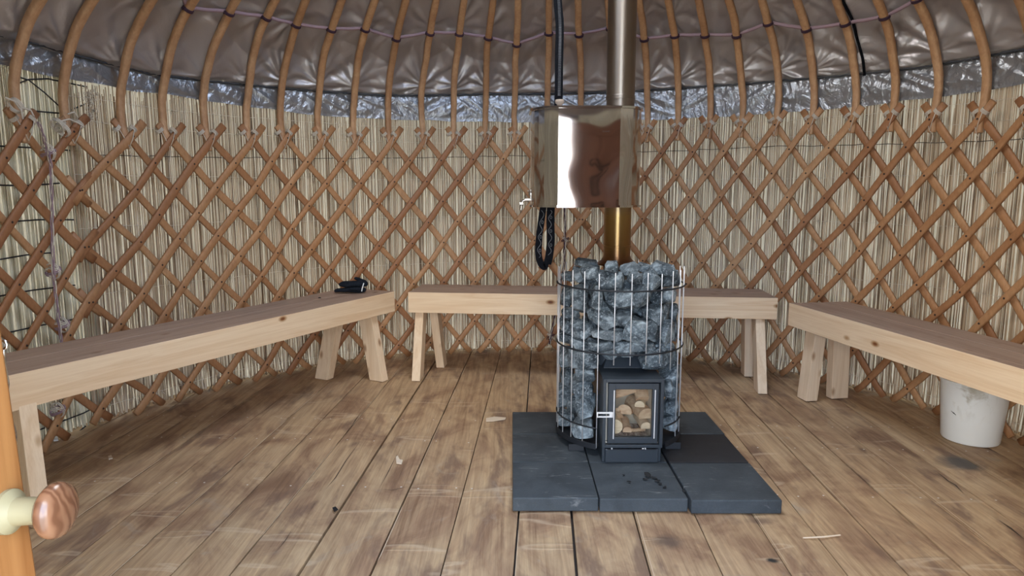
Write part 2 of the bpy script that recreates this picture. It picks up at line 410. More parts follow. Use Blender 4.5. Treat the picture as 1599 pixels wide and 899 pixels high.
dirv = Vector((math.sin(ROTZ), math.cos(ROTZ), 0)); perp = Vector((math.cos(ROTZ), -math.sin(ROTZ), 0))
cen = Vector((CX, CY, 0))
seam_px = [355, 463, 577, 687, 801.5, 901, 1018, 1130, 1238]
seams = [(un(px, 899, z=0)).dot(perp) for px in seam_px]
wid = .172
while seams[0] > cen.dot(perp) - RF: seams.insert(0, seams[0] - wid * random.Random(len(seams)).uniform(.93, 1.06))
while seams[-1] < cen.dot(perp) + RF: seams.append(seams[-1] + wid * random.Random(len(seams)).uniform(.93, 1.06))
fb = MB(); rnd = random.Random(4)
cp = cen.dot(perp); cd = cen.dot(dirv)
for i in range(len(seams) - 1):
    gap = rnd.choice([.0012, .0016, .0022, .0045]); a, b = seams[i] + gap, seams[i + 1] - gap
    am, bm_ = max(a, cp - RF + .002), min(b, cp + RF - .002)
    if bm_ - am < .01: continue
    zt = rnd.uniform(-.0025, 0)
    NS, NL = 5, 26
    vs = []; crown_ = rnd.uniform(-.0012, .0016)
    for k in range(NL + 1):
        for q in range(NS + 1):
            x = am + (bm_ - am) * q / NS; hh = math.sqrt(max(RF * RF - (x - cp) ** 2, 0))
            y = cd - hh + 2 * hh * k / NL; e = abs(q / NS * 2 - 1)
            p = perp * x + dirv * y; p.z = zt + crown_ * (1 - e * e) - (.003 if q in (0, NS) else 0); vs.append(p)
    fs = [(k * (NS + 1) + q, k * (NS + 1) + q + 1, (k + 1) * (NS + 1) + q + 1, (k + 1) * (NS + 1) + q) for k in range(NL) for q in range(NS)]
    base_i = len(vs)
    edge = [k * (NS + 1) for k in range(NL + 1)]; edge2 = [k * (NS + 1) + NS for k in range(NL + 1)]
    for ed, flip in ((edge, 0), (edge2, 1)):
        st_ = len(vs); vs += [vs[e] - Vector((0, 0, .02)) for e in ed]
        for k in range(NL):
            f = (ed[k], ed[k + 1], st_ + k + 1, st_ + k); fs.append(f if not flip else f[::-1])
    fb.add(vs, fs)
# thin pale strips along some joints, dark splits in some boards
for i in range(len(seams)):
    if i % 2 == 0 or abs(seams[i] - cp) > RF - .05: continue
    rn2 = random.Random(i); hh = math.sqrt(RF * RF - (seams[i] - cp) ** 2) - .05
    y = cd - hh
    while y < cd + hh - .3:
        L_ = rn2.uniform(.25, .9); xs = seams[i] + .0045; w_ = rn2.uniform(.002, .0042); y2 = min(y + L_, cd + hh)
        q = [perp * xs + dirv * y, perp * (xs + w_) + dirv * (y + .04), perp * (xs + w_) + dirv * (y2 - .04), perp * xs + dirv * y2]
        fb.add([p + Vector((0, 0, .0012)) for p in q], [(0, 1, 2, 3)], 3); y = y2 + rn2.uniform(.02, .35)
for L_, w_ in (([(562, 689), (540, 719), (524, 745), (509, 763)], .0035), ([(620, 709), (607, 735), (593, 761)], .003), ([(593, 763), (612, 765), (625, 762), (637, 759)], .0022), ([(1464, 737), (1480, 750), (1492, 757), (1504, 769)], .0055), ([(1560, 812), (1578, 824), (1599, 841)], .006),
               ([(492, 785), (481, 803)], .002), ([(1310, 690), (1330, 706)], .003), ([(430, 862), (446, 843), (456, 826)], .002), ([(566, 640), (555, 655), (545, 672)], .003)):
    ps = [un(x, y, z=.0013) for x, y in L_]
    for k in range(len(ps) - 1):
        n2 = len(ps) - 1; wa = w_ * math.sin(math.pi * (k + .12) / (n2 + .24)); wb_ = w_ * math.sin(math.pi * (k + 1.12) / (n2 + .24))
        d2 = (ps[k + 1] - ps[k]).normalized(); s2 = Vector((d2.y, -d2.x, 0))
        fb.add([ps[k] - s2 * wa / 2, ps[k] + s2 * wa / 2, ps[k + 1] + s2 * wb_ / 2, ps[k + 1] - s2 * wb_ / 2], [(0, 1, 2, 3)], 1)
un_ = []
for k in range(48): un_.append(P(k * 7.5, RF + .01, -.024))
fb.add(un_, [tuple(range(47, -1, -1))], 1)
# nail heads in rows across the boards
for (pxr, pyr) in ((400, 757), (400, 652), (700, 690)):
    y0 = un(pxr, pyr, z=0).dot(dirv)
    for i in range(len(seams) - 1):
        for s_ in (.035, -.035):
            x = (seams[i] + s_) if s_ > 0 else (seams[i + 1] + s_)
            p = perp * (x + rnd.uniform(-.01, .01)) + dirv * (y0 + rnd.uniform(-.008, .008)); 
            if (p - cen).length > 2.1 or rnd.random() < .2: continue
            fb.add([p + Vector((.0038 * math.cos(a * math.pi / 4), .0038 * math.sin(a * math.pi / 4), .0022)) for a in range(8)], [tuple(range(8))], 2)
fl = fb.build('floor', [M_FLOOR, M_UNDER, M_NAIL, mat('pale_joint_edge', (.62, .47, .32), .6)])
struct(fl, 'worn brown floorboards running towards the doorway')

DOOR_A, DOOR_B = -.47, .49     # doorway x range
def in_door(p): return p.y < .9 and DOOR_A - .02 < p.x < DOOR_B + .02
# outer canvas wall
wb = MB(); NW = 240; RW = 2.29
def wall_z0(i): return 1.68 if in_door(P(i * 360 / NW + .75, RW, 0)) else -.1
for i in range(NW):
    a0, a1 = i * 360 / NW, (i + 1) * 360 / NW; z0 = wall_z0(i)
    wb.add([P(a0, RW, z0), P(a1, RW, z0), P(a1, RW, 1.80), P(a0, RW, 1.80), P(a0, RW + .02, z0), P(a1, RW + .02, z0), P(a1, RW + .02, 1.80), P(a0, RW + .02, 1.80)],
           [(0, 1, 2, 3), (7, 6, 5, 4), (0, 3, 7, 4), (1, 5, 6, 2), (0, 4, 5, 1), (3, 2, 6, 7)])
struct(wb.build('wall_round', M_CANVAS), 'outer canvas behind the reed screen')

# measured column positions of the lattice (degrees round the centre) and height of its top
TOP = [-102.5, -96.7, -90.9, -85.1, -79.2, -73.4, -66.0, -60.3, -54.3, -47.9, -42.5, -36.5, -30.8, -24.9, -19.1, -13.7, -8.1, -3.0, 2.9, 8.6, 14.3, 20.0, 25.2, 30.4, 35.5, 41.0, 46.3, 52.3, 57.7, 63.3, 69.3, 75.0, 80.8, 86.6, 92.4, 98.2]
IDX = list(range(len(TOP)))
def phi_u(u): return interp(u, IDX, TOP)
def u_phi(p): return interp(p, TOP, IDX)
def ztop(phi): return interp(phi, [-110, -79, -66, -54, -42, -30, -13, 0, 20, 30, 46, 58, 69, 110], [1.36, 1.36, 1.365, 1.38, 1.41, 1.42, 1.445, 1.455, 1.48, 1.49, 1.485, 1.47, 1.43, 1.42])
# bent pole profile (radius, height above the lattice top)
PROF = [(2.17, -.06), (2.175, .0), (2.19, .06), (2.192, .16), (2.17, .25), (2.128, .35), (2.068, .45), (1.985, .54), (1.89, .625), (1.76, .725), (1.52, .895), (1.24, 1.09), (.95, 1.29), (.62, 1.52)]
def smooth_prof(s):   # s in 0..len-1
    i = min(int(s), len(PROF) - 2); f = s - i
    g_ = lambda k: Vector((*PROF[min(max(k, 0), len(PROF) - 1)], 0))
    p0, p1, p2, p3 = g_(i - 1), g_(i), g_(i + 1), g_(i + 2)
    v = .5 * ((2 * p1) + (-p0 + p2) * f + (2 * p0 - 5 * p1 + 4 * p2 - p3) * f * f + (-p0 + 3 * p1 - 3 * p2 + p3) * f ** 3)
    return v.x, v.y

# roof lining: silver sheet outside the poles
def lining_point(phi, s, amp=1.0):
    r, h_ = smooth_prof(s); r2, h2 = smooth_prof(min(s + .05, len(PROF) - 1)); 
    tr_, th_ = r2 - r, h2 - h_; L = math.hypot(tr_, th_) or 1; nr, nh = th_ / L, -tr_ / L
    if L == 1 and s > 12.9: nr, nh = .5, .86
    u = u_phi(phi); fu = u - math.floor(u)
    near = min(fu, 1 - fu); cell = math.floor(u)      # near is 0 at a pole
    off = .026 + .030 * math.sin(math.pi * min(near * 2, 1) * .5)
    arc = R_(phi) * r; bw = .21; hz = h_ - .29
    d_ = 0
    for (x_, sd_) in ((fu * bw, 1), ((1 - fu) * bw, 2)):      # folds fanning out from where the sheet is pulled to the poles
        for (hc, st_) in ((.02 + .05 * noise.noise(Vector((cell * 3.1, sd_, 0))), 1.0), (.33, .7)):
            th_a = math.atan2(hz - hc, x_ + .01); rl = math.hypot(hz - hc, x_)
            f_ = noise.noise(Vector((th_a * 3.2, rl * 1.5, cell * 2.7 + sd_ * 9 + hc * 20)))
            d_ += st_ * (abs(f_) ** .8 * (1 if f_ > 0 else -1)) * .034 * min(rl / .09, 1) * math.exp(-rl / .20) * (.25 + .95 * abs(noise.noise(Vector((cell * 7.7, sd_ * 3.1, hc * 3 + 5)))) * 2)
    q = Vector(((arc - h_ * .9) * 2.0, (h_ + arc * .5) * 5.5, 3.7))
    ridg = 1 - abs(noise.noise(q)) * 2.6
    d_ += .007 * max(ridg, 0) ** 2 + .010 * noise.noise(q * .7 + Vector((2, 9, 4)))
    q2 = Vector(((arc + h_ * .7) * 2.5, (h_ - arc * .6) * 7, 8.1)); d_ += .005 * max(1 - abs(noise.noise(q2)) * 3, 0) ** 2
    d_ = off + amp * d_
    return P(phi, r + nr * d_, ztop(phi) + h_ + nh * d_)
ZHI = lambda p_: interp(p_, [-110, -76, -61, -45, -25, -8, 29, 43, 61, 110], [1.72, 1.72, 1.685, 1.70, 1.71, 1.745, 1.755, 1.745, 1.72, 1.72])
def s_at(h_):
    s_ = 2.0
    while smooth_prof(s_)[1] < h_: s_ += .02
    return s_
vs = []; fs = []
phis = [i * .26 for i in range(-400, 401)] + [104 + i * 4 for i in range(1, 38)]
phis = [p for p in phis if p < 256]
ss = list(range(150))
for p_ in phis:
    far_ = p_ > 104
    s0_ = s_at(ZHI(p_) - ztop(p_) - .05) if not far_ else 4.0
    for t_i in range(len(ss)):
        f = t_i / (len(ss) - 1); s = s0_ + (13 - s0_) * (f * .55 + f ** 3 * .45)
        if not far_:
            q_ = lining_point(p_, s); low = min(max((ZHI(p_) + .012 - q_.z) / .03, 0), 1)
            if low > 0:
                rr_ = math.hypot(q_.x - CX, q_.y - CY); rr_ = rr_ + (max(rr_, 2.252) - rr_) * low; q_ = P(p_, rr_, q_.z)
        vs.append(q_ if not far_ else P(p_, smooth_prof(s)[0] + .05, 1.42 + smooth_prof(s)[1] + .03))
n_ = len(ss)
for i in range(len(phis) - 1):
    for j in range(n_ - 1): fs.append((i * n_ + j, i * n_ + j + 1, (i + 1) * n_ + j + 1, (i + 1) * n_ + j))
a_ = (len(phis) - 1) * n_
for j in range(n_ - 1): fs.append((a_ + j, a_ + j + 1, j + 1, j))
ce = new_obj('ceiling', vs, fs, M_SILVER, smooth=True)
struct(ce, 'crinkled silver lining of the roof')
ro = MB(); ro.lathe([(2.315, 1.76), (2.32, 1.80), (2.20, 1.96), (2.02, 2.12), (1.78, 2.31), (1.3, 2.66), (.80, 3.05), (.66, 3.08)], (CX, CY, 0), 96)
struct(ro.build('roof', mat('roof_cover', (.4, .38, .33), .9)), 'outer roof cover')
# crown ring that takes the pole tips
cw = MB(); prof = [(.60, 2.88), (.68, 2.88), (.68, 3.04), (.60, 3.04), (.60, 2.88)]
cw.lathe(prof, (CX, CY, 0), 48)
struct(cw.build('trim_1', M_POLE), 'wooden crown ring of the roof')
# hem band of the lining, hangs in front of the screen top
vs = []; fs = []; NB = 26
bph = [i * .2 for i in range(-520, 521)]
for p_ in bph:
    arc = R_(p_) * 2.25
    zlo = interp(p_, [-110, -77, -55, -35, -10, 24, 48, 69, 110], [1.61, 1.60, 1.59, 1.56, 1.565, 1.565, 1.56, 1.565, 1.60]) + .010 * noise.noise(Vector((arc * 5, 0, 0)))
    zhi = interp(p_, [-110, -76, -61, -45, -25, -8, 29, 43, 61, 110], [1.72, 1.72, 1.685, 1.70, 1.71, 1.745, 1.755, 1.745, 1.72, 1.72])
    for j in range(NB + 1):
        f = j / NB; z = zhi + (zlo - zhi) * f
        q = Vector((arc * 9 + z * 7, z * 13 - arc * 4, 1.3))
        w_ = noise.noise(q) * .55 + noise.noise(q * 2.1) * .4 + (1 - abs(noise.noise(q * 1.3 + Vector((5, 5, 5)))) * 2.2) * .25
        pinch = math.sin(math.pi * min(f * 1.15, 1)) ** .6
        ga = math.sin(arc * 150 + 4 * noise.noise(Vector((arc * 6, 2, 2)))) * .0025 * max(0, 1 - f * 3.5)
        big = noise.noise(Vector((arc * 3.1, z * 2, 5)))
        v2 = (1 - abs(noise.noise(Vector((arc * 7 + z * 13 * (1 if big > 0 else -1), (z - arc * .3) * 3.5, 4)))) * 3); v3 = (1 - abs(noise.noise(Vector((arc * 15 - z * 5, z * 5 + arc * 3, 7)))) * 3.4)
        vs.append(P(p_, 2.226 - .010 * f - .013 * max(v2, 0) * pinch - .0032 * max(v3, 0) * pinch + .0015 * w_ * pinch + ga, z))
for i in range(len(bph) - 1):
    for j in range(NB): fs.append((i * (NB + 1) + j, i * (NB + 1) + j + 1, (i + 1) * (NB + 1) + j + 1, (i + 1) * (NB + 1) + j))
band = new_obj('roof_hem_band', vs, fs, M_BAND, smooth=True)
tag(band, 'crumpled bluish silver band of cloth along the foot of the roof, above the reeds', 'roof band')
sm = MB()
pts = [P(p_, 2.214 + .004 * math.sin(p_ * 9), interp(p_, [-110, -76, -61, -45, -25, -8, 29, 43, 61, 110], [1.72, 1.72, 1.685, 1.70, 1.71, 1.745, 1.755, 1.745, 1.72, 1.72]) + .004 * noise.noise(Vector((p_, 0, 0)))) for p_ in bph[::2]]
sm.tube(pts, .005, 6); sm.build('seam', M_SEAM, band, True)

# ---------------------------------------------------------------- reed screens
def reed_screen(name, p0, p1, R0, z1, m, seed, dens=.0060, stray=.03):
    rnd = random.Random(seed); vs = []; fs = []
    a = p0; step = math.degrees(dens / R0)
    while a < p1:
        a += step * rnd.uniform(.75, 1.25)
        base = P(a, R0, 0)
        if in_door(base) : continue
        r = dens * rnd.uniform(.36, .62); dr = rnd.uniform(-.003, .004); tilt = rnd.gauss(0, stray * .22)
        if rnd.random() < .02: tilt += rnd.gauss(0, stray)
        zt_ = (z1(a) if callable(z1) else z1) + rnd.uniform(-.03, .035) - (rnd.random() < .08) * rnd.uniform(.02, .09)
        zb = rnd.uniform(.002, .02); b_ = len(vs)
        mid = rnd.gauss(0, .12)
        for k, z in enumerate((zb, .12, .5, 1.0, zt_)):
            f = (z - zb) / (zt_ - zb)
            am = a + tilt * 20 * (f - .5) + mid * math.sin(math.pi * f) + (rnd.gauss(0, .16) if k == 0 else 0)
            rr = R0 + dr + (rnd.uniform(-.008, .002) if k == 0 else 0)
            c_ = P(am, rr, z); rad = Vector((c_.x - CX, c_.y - CY, 0)).normalized(); tn = Vector((rad.y, -rad.x, 0))
            q = r * (1 - .25 * f)
            vs.extend([c_ - tn * q + rad * q * .3, c_ - tn * q * .55 - rad * q * .75, c_ + tn * q * .55 - rad * q * .75, c_ + tn * q + rad * q * .3])
        for k in range(4):
            o = b_ + k * 4
            for s in range(3): fs.append((o + s, o + s + 1, o + s + 5, o + s + 4))
        fs.append((b_ + 16, b_ + 17, b_ + 18, b_ + 19))
    return new_obj(name, vs, fs, m)
rs = reed_screen('reed_screen', -72.6, 120, 2.228, lambda a: 1.60 if a > -62 else 1.57, M_REED, 3)
tag(rs, 'tan reed screen standing round the yurt wall behind the wooden lattice', 'reed screen', kind='stuff')
rs2 = reed_screen('reed_screen', 120, 287.8 + 1.5, 2.245, 1.66, M_REED2, 5, .0075)
tag(rs2, 'paler greenish reed screen with black bindings at the left end of the wall', 'reed screen', kind='stuff')
# stitching twine of the tan screen
tw = MB(); rnd = random.Random(8)
for z0 in (.065, .30, .62, .93, 1.18, 1.42, 1.52):
    pts = []
    for i in range(0, 340):
        a = -72.3 + i * .47
        if a > 86: break
        pts.append(P(a, 2.2215 + .0015 * math.sin(i * 2.1), z0 + .012 * noise.noise(Vector((a * .12, z0 * 7, 0))) + .003 * noise.noise(Vector((a * 1.9, z0, 0)))))
    tw.tube(pts, .0011, 4)
for i in range(60):   # loose tufts near the floor and the top
    a = rnd.uniform(-71, 84); z0 = rnd.choice([.05, .07, .1, 1.45, 1.5]); pts = [P(a, 2.215, z0)]
    for k in range(5): pts.append(pts[-1] + Vector((rnd.uniform(-.02, .02), rnd.uniform(-.01, .004), rnd.uniform(-.02, .02))))
    tw.tube(pts, .001, 4)
for i in range(55):   # frayed upper corner of the screen
    x = rnd.uniform(133, 152); y = rnd.uniform(140, 185); p0_ = cylpt(x, y, 2.21); pts = [p0_]
    for k in range(5): pts.append(pts[-1] + Vector((rnd.uniform(-.012, .012), rnd.uniform(-.008, .004), rnd.uniform(-.014, .012))))
    tw.tube(pts, .001, 4)
tag(tw.build('stitching', M_TWINE, rs, True), 'white stitching twine', kind='stuff')
bc = MB()
BL = [[(0, 228), (60, 231), (125, 236)], [(0, 289), (40, 290), (93, 286)], [(0, 347), (60, 343), (117, 343)], [(0, 405), (40, 398), (85, 394)],
      [(0, 462), (50, 453), (117, 445)], [(0, 522), (63, 508), (128, 496)], [(18, 117), (45, 125), (70, 145), (96, 169)], [(18, 134), (45, 124), (75, 123), (137, 136)],
      [(50, 173), (95, 177)], [(108, 173), (134, 162)], [(44, 650), (78, 667), (102, 655)], [(44, 677), (70, 668)], [(96, 658), (130, 645), (152, 634)], [(104, 688), (134, 665)]]
for L in BL:
    pts = []
    for i in range(len(L) - 1):
        for k in range(8):
            f = k / 8; x = L[i][0] * (1 - f) + L[i + 1][0] * f; y = L[i][1] * (1 - f) + L[i + 1][1] * f
            pts.append(cylpt(x, y, 2.234))
    pts.append(cylpt(*L[-1], 2.234))
    if L[0][0] == 0:
        for k in range(1, 5):
            a = pts[0]; ph = math.degrees(math.atan2(a.x - CX, a.y - CY)); pts.insert(0, P(ph - 3, 2.234, a.z))
    bc.tube(pts, .0032, 6)
for i, o in enumerate([bc.build('binding', M_BLACKCORD, rs2, True)]): tag(o, 'black binding cords', kind='stuff')
# dark cord laid round the screen at shoulder height
dc = MB(); pts = [P(a * .5, 2.2145, interp(a * .5, [-70, -40, 0, 20, 40, 90], [1.27, 1.30, 1.345, 1.36, 1.37, 1.31]) + .006 * noise.noise(Vector((a * .2, 0, 0)))) for a in range(-140, 180)]
dc.tube(pts, .0021, 5)
tag(dc.build('cord', M_GREYCORD, None, True), 'thin dark cord running round the reeds just below the lattice tops', 'cord')

# ---------------------------------------------------------------- lattice sections
def rod_pts(j, sgn, k0, k1, wob, rb, off):
    pts = []; nr = []; k = k0; st_ = (k1 - k0) / max(2, int((k1 - k0) * 2.5))
    n = max(2, int((k1 - k0) * 2.5))
    for i in range(n + 1):
        k = k0 + (k1 - k0) * i / n; u = j + sgn * k / 2; phi = phi_u(u) + off
        z = .09 + (ztop(phi) - .09) * k / 10 + .005 * noise.noise(Vector((k * .5, wob, sgn)))
        phi += .42 * noise.noise(Vector((k * .38, wob * 1.7, 5 + sgn)))
        p = P(phi, rb + .004 * noise.noise(Vector((k * .3, wob, 9))), max(z, .004)); pts.append(p); nr.append(Vector((p.x - CX, p.y - CY, 0)).normalized())
    return pts, nr
def lattice(label, ua, ub, off, seed):
    rnd = random.Random(seed)
    root = empty('lattice_section', P(phi_u((ua + ub) / 2), 2.17, 0))
    tag(root, label, 'lattice wall', 'wooden lattice wall sections')
    for sgn, rb in ((1, 2.158), (-1, 2.183)):
        for j in range(int(ua) - 7, int(ub) + 8):
            # rows k where ua <= j + sgn*k/2 <= ub
            if sgn > 0: lo, hi = (ua - j) * 2, (ub - j) * 2
            else: lo, hi = (j - ub) * 2, (j - ua) * 2
            k0, k1 = max(-.72, lo - .45), min(10.55, hi + .45)
            if hi < .9 or lo > 9.1 or k1 - k0 < 1.2: continue
            pts, nr = rod_pts(j, sgn, k0, k1, rnd.uniform(0, 90), rb, off)
            mb = MB(); mb.sweep(pts, nr, .0365 * rnd.uniform(.88, 1.12), .017 if sgn < 0 else .019, 0, .06, rnd.random())
            if sgn > 0:
                for k in range(0, 11):
                    if k0 + .2 < k < k1 - .2:
                        q = (k - k0) / (k1 - k0) * (len(pts) - 1); i = min(int(q), len(pts) - 2); p = pts[i].lerp(pts[i + 1], q - i); n = nr[i]
                        tn = Vector((n.y, -n.x, 0)); c_ = p - n * .0098
                        c_ = c_ + tn * rnd.uniform(-.003, .003)
                        ring = [c_ + (tn * math.cos(a * math.pi / 4) + Vector((0, 0, 1)) * math.sin(a * math.pi / 4)) * .0052 for a in range(8)]
                        top = [v_ - n * .003 for v_ in [c_.lerp(v_, .6) for v_ in ring]]
                        mb.add(ring + top, [(a, (a + 1) % 8, 8 + (a + 1) % 8, 8 + a) for a in range(8)] + [tuple(range(8, 16))], 1)
            o = mb.build('rod', [M_ROD, M_RIVET], root, True)
            o.matrix_parent_inverse = Matrix.Translation(root.location).inverted()
            o.data.polygons.foreach_set('use_smooth', [len(p.vertices) == 4 for p in o.data.polygons])
uL = 5.0; uC = u_phi(6.0)
lattice('wooden lattice section at far left beyond the purple cord, in front of the pale reeds', u_phi(-93), uL + .05, 0, 1)
lattice('long wooden lattice section behind the left bench, between the purple cord and the water tank', uL + .0, math.floor(uC) + 1, .55, 2)
lattice('wooden lattice section right of the stove pipe, behind the right-hand bench', math.floor(uC), u_phi(90), -.35 + .35, 3)

# ---------------------------------------------------------------- bent roof poles, each tied on with twine
def wrap(mb, c, axis, nrm, a, b, turns=3, r=.0022, sp=.0045):
    axis = axis.normalized(); nrm = (nrm - axis * nrm.dot(axis)).normalized(); sd = axis.cross(nrm); pts = []
    for i in range(turns * 12 + 1):
        t_ = 2 * math.pi * i / 12; pts.append(c + axis * ((i / 12 - turns / 2) * sp) + sd * (math.cos(t_) * a) + nrm * (math.sin(t_) * b))
    mb.tube(pts, r, 5)
ORD = ['', 'first', 'second', 'third', 'fourth', 'fifth', 'sixth', 'seventh', 'eighth', 'ninth', 'tenth', 'eleventh', 'twelfth', 'thirteenth', 'fourteenth', 'fifteenth', 'sixteenth', 'seventeenth', 'eighteenth', 'nineteenth', 'twentieth']
ucord = {}
CORDPX = {-60.3: (315, 17), -54.3: (349, 22), -47.9: (403, 27), -42.5: (465, 42), -36.5: (523, 44), -30.8: (558, 45), -24.9: (612, 60), -19.1: (660, 52), -13.7: (710, 55), -8.1: (758, 62), -3.0: (807, 68), 2.9: (860, 54), 8.6: (911, 57), 14.3: (950, 45), 20.0: (994, 60), 25.2: (1050, 55), 30.4: (1094, 55), 35.5: (1145, 55), 41.0: (1202, 38), 46.3: (1247, 44), 52.3: (1310, 37), 57.7: (1355, 30), 63.3: (1433, 3)}
def project_y(p):
    zz = p.z - CAM_H; dep = p.y * math.cos(PITCH) - zz * math.sin(PITCH); up = p.y * math.sin(PITCH) + zz * math.cos(PITCH)
    return 449.5 - FPX * up / dep
cord_nodes = []
n_left = sum(1 for p in TOP if -85.5 < p < 8)
for phi in TOP:
    if phi < -86 or phi > 87: continue
    rnd = random.Random(int(phi * 10))
    zt = ztop(phi); pts = []; nr = []; wds = []; ths = []; a = R_(phi)
    rad = Vector((math.sin(a), math.cos(a), 0)); tn = Vector((math.cos(a), -math.sin(a), 0))
    for i in range(0, 66):
        s = i * .2
        r, h_ = smooth_prof(s); r2, h2 = smooth_prof(min(s + .1, 13)); r1, h1 = smooth_prof(max(s - .1, 0))
        T_ = Vector((r2 - r1, h2 - h1)).normalized()
        wob = .011 * noise.noise(Vector((s * .35, phi, 1))) * min(1, s / 3) + .003 * noise.noise(Vector((s * 1.2, phi, 1)))
        p = P(phi, r, zt + h_) + tn * wob
        pts.append(p); nr.append(rad * T_[1] - Vector((0, 0, 1)) * T_[0])
        wds.append(.033 + .007 * min(1, s / 5) - .006 * max(0, (s - 9) / 4)); ths.append(.026 + .006 * min(1, s / 5))
    root_loc = pts[0].copy()
    mb = MB(); mb.sweep(pts, nr, wds, ths, 0, .035, phi)
    pole = mb.build('roof_pole', M_POLE, None, True, root_loc)
    if phi < 2:
        k = sum(1 for p in TOP if phi <= p < 12); lab = 'bent wooden roof pole, %s to the left of the tall stove pipe'
    elif phi < 18: k = None
    else: k = sum(1 for p in TOP if 18 < p <= phi); lab = 'bent wooden roof pole, %s to the right of the tall stove pipe'
    if phi == 2.9: lb = 'bent wooden roof pole directly left of the black hanging strap'
    elif phi == 8.6: lb = 'bent wooden roof pole between the black strap and the stove pipe'
    elif phi == 14.3: lb = 'bent wooden roof pole mostly hidden behind the stove pipe'
    else: lb = lab % (ORD[k] if k < 21 else str(k))
    tag(pole, lb, 'roof pole', 'bent roof poles')
    tm = MB(); u = u_phi(phi); 
    for sgn, rb in ((1, 2.158), (-1, 2.183)):
        q0 = P(phi_u(u + sgn * .13), rb, zt + .034); q1 = P(phi_u(u + sgn * .23), rb, zt + .06)
        wrap(tm, q0, q1 - q0, rad, .020, .015, 4, .0022)
        tm.tube([q0 - rad * .015, q0.lerp(pts[1], .5) - rad * .022 + Vector((0, 0, -.004)), pts[1] - rad * .02], .002, 5)
    if rnd.random() < .5:
        q = pts[1] - rad * .02; tp = [q]
        for i in range(5): tp.append(tp[-1] + Vector((rnd.uniform(-.012, .012), -.002, -.014)))
        tm.tube(tp, .0015, 5)
    tie = tm.build('twine_tie', M_TWINE, pole, True); tie.matrix_parent_inverse = Matrix.Translation(root_loc).inverted()
    # where the purple cord crosses
    if phi in CORDPX:
        ty = CORDPX[phi][1]; best = min(range(20, 60), key=lambda i: abs(project_y(pts[i]) - ty)); 
    else: best = 45
    T_ = (pts[best + 1] - pts[best - 1]).normalized(); cord_nodes.append((pts[best], T_, nr[best]))
# purple cord
cmb = MB(); pts = []
for i, (p, T_, n) in enumerate(cord_nodes):
    pts.append(p + n * .016)
    if i < len(cord_nodes) - 1:
        q = cord_nodes[i + 1][0] + cord_nodes[i + 1][2] * .016
        for k in (1, 2, 3): pts.append((p + n * .016).lerp(q, k / 4) - Vector((0, 0, .006 * math.sin(math.pi * k / 4))) + n * .004)
cmb.tube(pts, .0095, 7)
cordo = cmb.build('purple_cord', M_PURPLE, None, True)
tag(cordo, 'mauve cord strung from pole to pole round the lower roof', 'cord')
km = MB()
for p, T_, n in cord_nodes: wrap(km, p, T_, n, .0245, .021, 2, .0045, .008)
tag(km.build('knots', M_DPURPLE, cordo, True), 'dark purple loops round each pole', kind='stuff')

# cord lashing the two lattice joints
def lashing(label, px, knots, R0=2.128):
    mb = MB(); rnd = random.Random(len(px))
    base = [cylpt(x, y, R0) for x, y in px]
    for k in range(3):
        pts = []
        for i in range(len(base) - 1):
            for q in range(6):
                f = q / 6; p = base[i].lerp(base[i + 1], f); pts.append(p + Vector((math.sin((i * 6 + q) * .9 + k * 2.1), 0, 0)) * .006)
        mb.tube(pts, .0028, 5, k == 1)
    for (x, y) in knots:
        c_ = cylpt(x, y, 2.16); a = math.atan2(c_.x - CX, c_.y - CY); rad = Vector((math.sin(a), math.cos(a), 0)); tn = Vector((math.cos(a), -math.sin(a), 0))
        for k, ax in enumerate((Vector((0, 0, 1)) + tn * .6, Vector((0, 0, 1)) - tn * .5, tn + Vector((0, 0, .2)))):
            ws = MB(); wrap(ws, c_, ax, rad, .027 + .004 * k, .030, 2, .0026, .007)
            mb.add(ws.v, ws.f, (k + 1) % 2)
    return mb
lm = lashing('', [(60, 190), (72, 225), (80, 260), (81, 330), (83, 420), (88, 470), (95, 525), (96, 570)], [(83, 423), (97, 507), (90, 640), (75, 238)])
tag(lm.build('lashing_cord', [M_PURPLE, M_TWINE], None, True), 'purple and white cord lashing the lattice joint above the left bench', 'cord')
lm = lashing('', [(880, 230), (882, 330), (882, 375), (881, 410), (872, 470), (860, 524), (858, 540)], [(883, 374), (860, 524)])
tag(lm.build('lashing_cord', [M_DPURPLE, M_TWINE], None, True), 'dark thin cord tying the lattice joint below the water tank', 'cord')
# slack white cord over the knots at far left
for lab_, Ls, ks_ in (('white cord knotted over the lattice tops at the far left edge', ([(8, 152), (22, 158), (33, 172), (36, 186)], [(33, 168), (48, 172), (53, 182)]), ((24, 165),)),
                      ('white cord knotted over the lattice top above the purple lashing', ([(92, 190), (108, 186), (122, 192), (131, 198)], [(106, 178), (116, 175), (122, 184)]), ((98, 203), (90, 196)))):
    wm = MB()
    for L in Ls:
        pts = [cylpt(x, y, 2.125) for x, y in L]; wm.tube([pts[0]] + [pts[i].lerp(pts[i + 1], f) for i in range(len(pts) - 1) for f in (.33, .66, 1)], .0035, 6)
    for (x, y) in ks_:
        c_ = cylpt(x, y, 2.15); a = math.atan2(c_.x - CX, c_.y - CY); rad = Vector((math.sin(a), math.cos(a), 0)); tn = Vector((math.cos(a), -math.sin(a), 0))
        wrap(wm, c_, tn + Vector((0, 0, .7)), rad, .030, .028, 3, .0032, .0065)
    tag(wm.build('white_cord', M_TWINE, None, True), lab_, 'cord')

